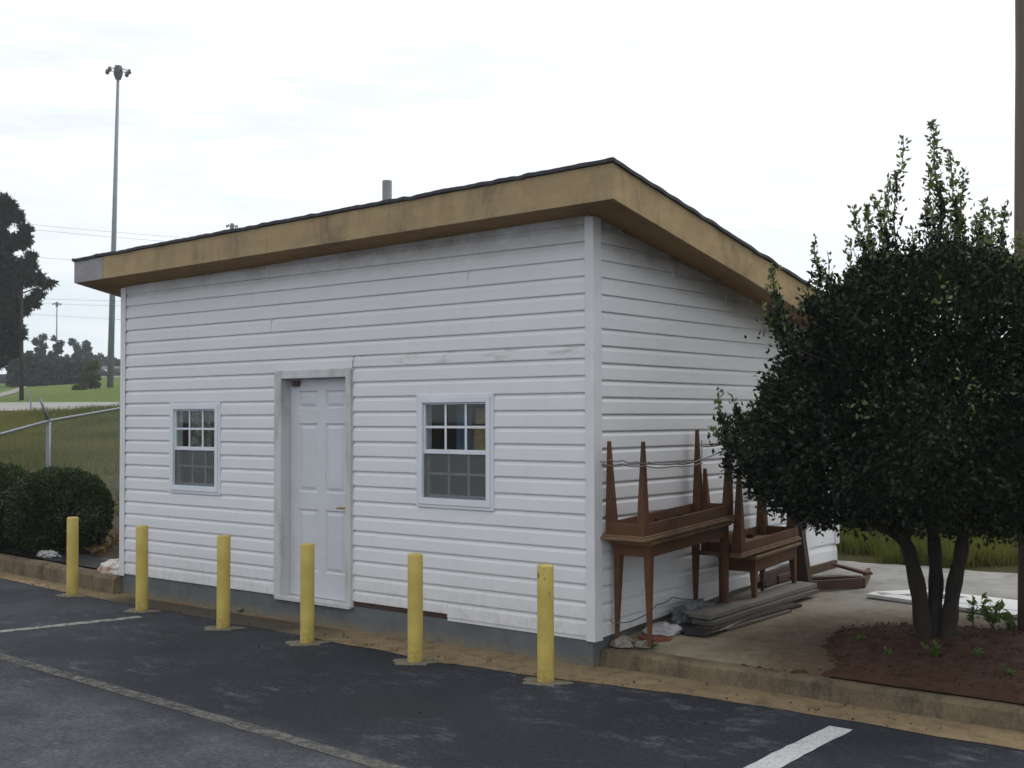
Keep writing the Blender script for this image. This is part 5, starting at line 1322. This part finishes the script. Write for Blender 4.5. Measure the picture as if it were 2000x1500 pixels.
# ------------------------------------------------------------------ trees far behind
def clump_tree(name, base, trunk_h, clumps, leaf, nper, mat, label, cat='tree', group=None, r_trunk=0.25, lw=0.7):
    """clumps: list of (center Vector, radius)"""
    t = thing(name, base, label, cat, group); Q = []
    ragged = []
    for c, r_ in clumps:
        for k in range(7):
            w = random.uniform(0, 6.283); e_ = random.uniform(-0.5, 0.9)
            ragged.append((Vector(c) + (CR * math.cos(w) * 1.0 + Vector((0, 0, 1)) * math.sin(w) * 0.8 + CF * e_ * 0.4) * r_ * random.uniform(0.75, 1.05), r_ * random.uniform(0.16, 0.34)))
    for c, r_ in list(clumps) + ragged:
        n = int(nper * r_ * r_); d = rng.normal(size=(n, 3)); d /= np.linalg.norm(d, axis=1)[:, None]
        rr = r_ * rng.uniform(0.45, 1.0, n) ** 0.6 * (1 + 0.25 * fbm(d, 2.5, c.x)); Q.append(np.array(c) + d * rr[:, None] * np.array([1, 1, 0.7]))
    Q = np.concatenate(Q); leaf_mesh('crown', Q, leaf, mat, t, 0.2, lw, np.clip(rng.uniform(0, .8, len(Q)) + 0.4 * fbm(Q, 0.5, 1), 0, 1))
    b = MB(); bs = Vector(base); tp = bs + Vector((0, 0, trunk_h))
    b.tube([bs - Vector((0, 0, 0.3)), bs.lerp(tp, 0.5), tp], [r_trunk, r_trunk * 0.7, r_trunk * 0.25], 8)
    for c, r_ in clumps[::2]:
        h = min(max((c.z - bs.z) * 0.8, 0.5), trunk_h * 0.95); b.tube([bs + Vector((0, 0, h)), c], [r_trunk * 0.3, r_trunk * 0.1], 5)
    b.build('trunk', M['bark'], t); return t
# the big dark tree at the left edge
d0 = 84; P0 = px(-42, 790, d0); base0 = Vector((P0.x, P0.y, ground_z(P0.y)))
cl = []
outline = [(-30, 455, 62), (-20, 520, 70), (-25, 590, 85), (-30, 650, 75), (15, 540, 45), (5, 600, 50), (18, 398, 17), (-8, 392, 22), (40, 425, 15), (10, 430, 28), (-40, 420, 34), (55, 470, 18), (20, 475, 35), (-35, 480, 48), (62, 520, 18), (78, 545, 16), (98, 556, 9), (108, 553, 5), (40, 540, 34), (-10, 550, 55), (-70, 540, 60), (72, 590, 13), (50, 600, 22), (84, 575, 10), (10, 620, 45), (-50, 620, 60), (42, 645, 16), (25, 670, 24), (-20, 680, 42), (-80, 680, 48), (36, 690, 10), (48, 655, 8), (-100, 600, 60), (-110, 480, 45), (-75, 410, 36), (5, 705, 20), (58, 448, 10), (68, 500, 9), (30, 408, 10)]
for u, v, r_ in outline:
    cl.append((px(u - r_ * 0.3 - 5, v, d0 + random.uniform(-1.5, 1.5)), r_ / 2330 * d0 * 0.95))
clump_tree('conifer_tree', base0, 14.0, [(c, r_ * 0.9) for c, r_ in cl], 0.42, 1900, M['pine'], 'large dark conifer cut off by the left picture edge', r_trunk=0.35, lw=0.32)
# row of pines on the far bank
pines = [(82, 655, 17, 760), (112, 658, 17, 758), (100, 690, 12, 758), (148, 663, 17, 757), (172, 668, 16, 756), (62, 690, 14, 760), (130, 695, 12, 757), (190, 690, 9, 748)]
lab = ['narrow dark far pine, tallest at the left of the far row', 'loose far pine with ragged crown below the small light mast', 'short far tree between the two left far pines', 'round-crowned far pine left of the tall mast', 'airy far pine just left of the olive shrub', 'low far tree beside the thin utility pole', 'small far tree in the gap of the far row', 'smallest far tree next to the tall mast']
for i, (u, vt, w, vb) in enumerate(pines):
    d = 150 + 6 * i; g = px(u, vb, d); g.z = ground_z(g.y); px_m = d / 2330
    cl = []; h = (vb - vt)
    for k in range(9):
        f = k / 8; rr = w * (0.45 + 0.5 * math.sin(math.pi * (0.15 + 0.8 * f))) * random.uniform(0.5, 0.9)
        cl.append((px(u + random.uniform(-0.5, 0.5) * w, vt + h * 0.62 * f + rr * 0.5, d + random.uniform(-1, 1)), rr * px_m * 0.80))
    topz = px(u, vt, d).z
    clump_tree('pine_tree', g, topz - g.z - 0.5, cl, 0.34, 420, M['fartree'], lab[i], group='pines on the far bank', r_trunk=0.16)
# dark thicket below them
Q = []
for k in range(19000):
    u = random.uniform(20, 172); hv = 692 + (u - 20) * 0.12 + 12 * mnoise.noise(Vector((u * 0.08, 0, 0))); vb = 752 + max(0, (u - 60)) * 0.09
    v = hv + (vb - hv) * random.random() ** 0.9; Q.append(px(u, v, 140 + random.uniform(-4, 8)))
Q = np.array([tuple(q) for q in Q]); tag(leaf_mesh('thicket', Q, 0.62, M['thicket'], None, 0.2, 0.8), 'dense dark thicket on the far bank below the pines', 'thicket', kind='stuff')
# olive shrub and neighbours
g = px(178, 766, 106); g.z = ground_z(g.y)
clump_tree('tall_shrub', g, 2.4, [(px(178, 715, 106), 0.62), (px(174, 730, 106), 0.62), (px(182, 735, 105.5), 0.58), (px(178, 750, 106), 0.50), (px(150, 757, 106), 0.38), (px(163, 755, 105), 0.42), (px(190, 752, 106), 0.28)], 0.16, 2600, M['olive'], 'upright olive shrub standing on the bank left of the tall mast', 'shrub', r_trunk=0.05)
for i, (u, v, r_, d) in enumerate(((232, 715, 14, 215), (196, 702, 10, 212), (215, 703, 9, 220), (250, 705, 14, 214), (300, 700, 20, 216))):
    g = px(u, 735, d); g.z = ground_z(g.y)
    clump_tree('far_tree', g, 2.2, [(px(u, v, d), r_ * d / 2330), (px(u + r_ * 0.6, v + 6, d), r_ * 0.7 * d / 2330), (px(u - r_ * 0.6, v + 7, d), r_ * 0.7 * d / 2330)], 0.5, 220, M['fartree'], ['dark far tree right of the tall mast beside the wall edge', 'small far tree left of the mast above the house roof', 'far tree directly behind the tall mast', 'far tree mostly hidden by the building corner', 'far tree hidden behind the building'][i], group='trees beyond the far road', r_trunk=0.12)
# far house and cars
def far_box(u, v, d): p = px(u, v, d); return Vector((p.x, p.y, ground_z(p.y)))
h0 = far_box(206, 724, 205); ang = math.atan2(CR.y, CR.x); MM = Matrix.Translation(h0) @ Matrix.Rotation(ang, 4, 'Z')
t = thing('house', h0, 'tiny pinkish far house with grey roof left of the tall mast', 'house')
MB().box(-2.4, 2.4, -1.5, 1.5, 0, 1.5, MM).build('wall', M['housewall'], t)
b = MB(); b.prism([MM @ Vector((-2.6, -1.8, 1.45)), MM @ Vector((-2.6, 1.8, 1.45)), MM @ Vector((-2.6, 0, 2.3))], MM.to_3x3() @ Vector((5.2, 0, 0))); b.build('roof', M['houseroof'], t)
b = MB(); b.box(-1.6, -0.8, -1.53, -1.49, 0.5, 1.2, MM); b.build('window', M['carglass'], t); b = MB(); b.box(0.6, 1.4, -1.53, -1.49, 0.0, 1.2, MM); b.build('door', M['houseroof'], t)
def car(loc, rz, label, paint):
    t = thing('parked_car', loc, label, 'car', None, False); t.rotation_euler.z = rz
    b = MB(); side = [(-2.2, 0.35), (-2.25, 0.75), (-1.9, 0.92), (-1.1, 1.0), (1.3, 1.0), (2.1, 0.85), (2.25, 0.6), (2.2, 0.32)]
    b.prism([Vector((x, -0.87, z)) for x, z in side], (0, 1.74, 0)); b.build('body', paint, t, bevel=0.06, segs=3)
    cab = [(-1.6, 0.98), (-0.75, 1.44), (0.65, 1.46), (1.35, 0.98)]; b = MB(); P = []
    for y0_, k in ((-0.80, 1), (0.80, -1)):
        P.append([Vector((x, y0_ + (0.14 * k if z > 1.2 else 0), z)) for x, z in cab])
    b.v = P[0] + P[1]; b.f = [(0, 1, 2, 3), (7, 6, 5, 4), (0, 4, 5, 1), (1, 5, 6, 2), (2, 6, 7, 3), (3, 7, 4, 0)]; b.build('cabin', M['carglass'], t, bevel=0.04)
    MB().box(-0.72, 0.62, -0.62, 0.62, 1.445, 1.475).build('roof', paint, t, bevel=0.01)
    for x in (-1.4, 1.4):
        for y in (-0.86, 0.72):
            w = MB().tube([(x, y, 0.33), (x, y + 0.16, 0.33)], 0.33, 18).build('wheel', M['tyre'], t)
            h_ = MB().tube([(x, y - 0.006, 0.33), (x, y + 0.166, 0.33)], 0.19, 12).build('rim', M['galv'], None); h_.parent = w
    return t
c0 = far_box(6, 752, 150); car(c0, ang + 0.1, 'dark blue parked car at the left edge under the big tree', M['carpaint'])
c0 = far_box(232, 731, 196); car(c0, ang, 'dark parked car right of the tall mast beside the wall edge', M['carpaint'])
c0 = far_box(197, 731, 198); car(c0, ang, 'dark parked car left of the tall mast before the far house', M['carpaint'])
# roadside marker post
q = on_ground(60, 800); b = MB(); b.tube([q, q + Vector((0, 0, 1.0))], 0.05, 6); tag(b.build('marker_post', M['mast']), 'short thin marker post beside the pale road', 'post')
for o in bpy.data.objects:
    if '_w' in o: del o['_w']

# ------------------------------------------------------------------ haze
hz = MB().box(-400, 120, -60, 420, -1.1, 60).build('haze', None); tag(hz, 'thin pale haze over the far bank', 'haze', kind='stuff')
hm = bpy.data.materials.new('haze_air'); hm.use_nodes = True; t = hm.node_tree; t.nodes.clear()
ho = t.nodes.new('ShaderNodeOutputMaterial'); pv = t.nodes.new('ShaderNodeVolumePrincipled'); pv.inputs['Density'].default_value = 0.0007
pv.inputs['Color'].default_value = (0.90, 0.95, 1.0, 1); pv.inputs['Anisotropy'].default_value = 0.2
t.links.new(pv.outputs[0], ho.inputs['Volume']); hz.data.materials.append(hm)
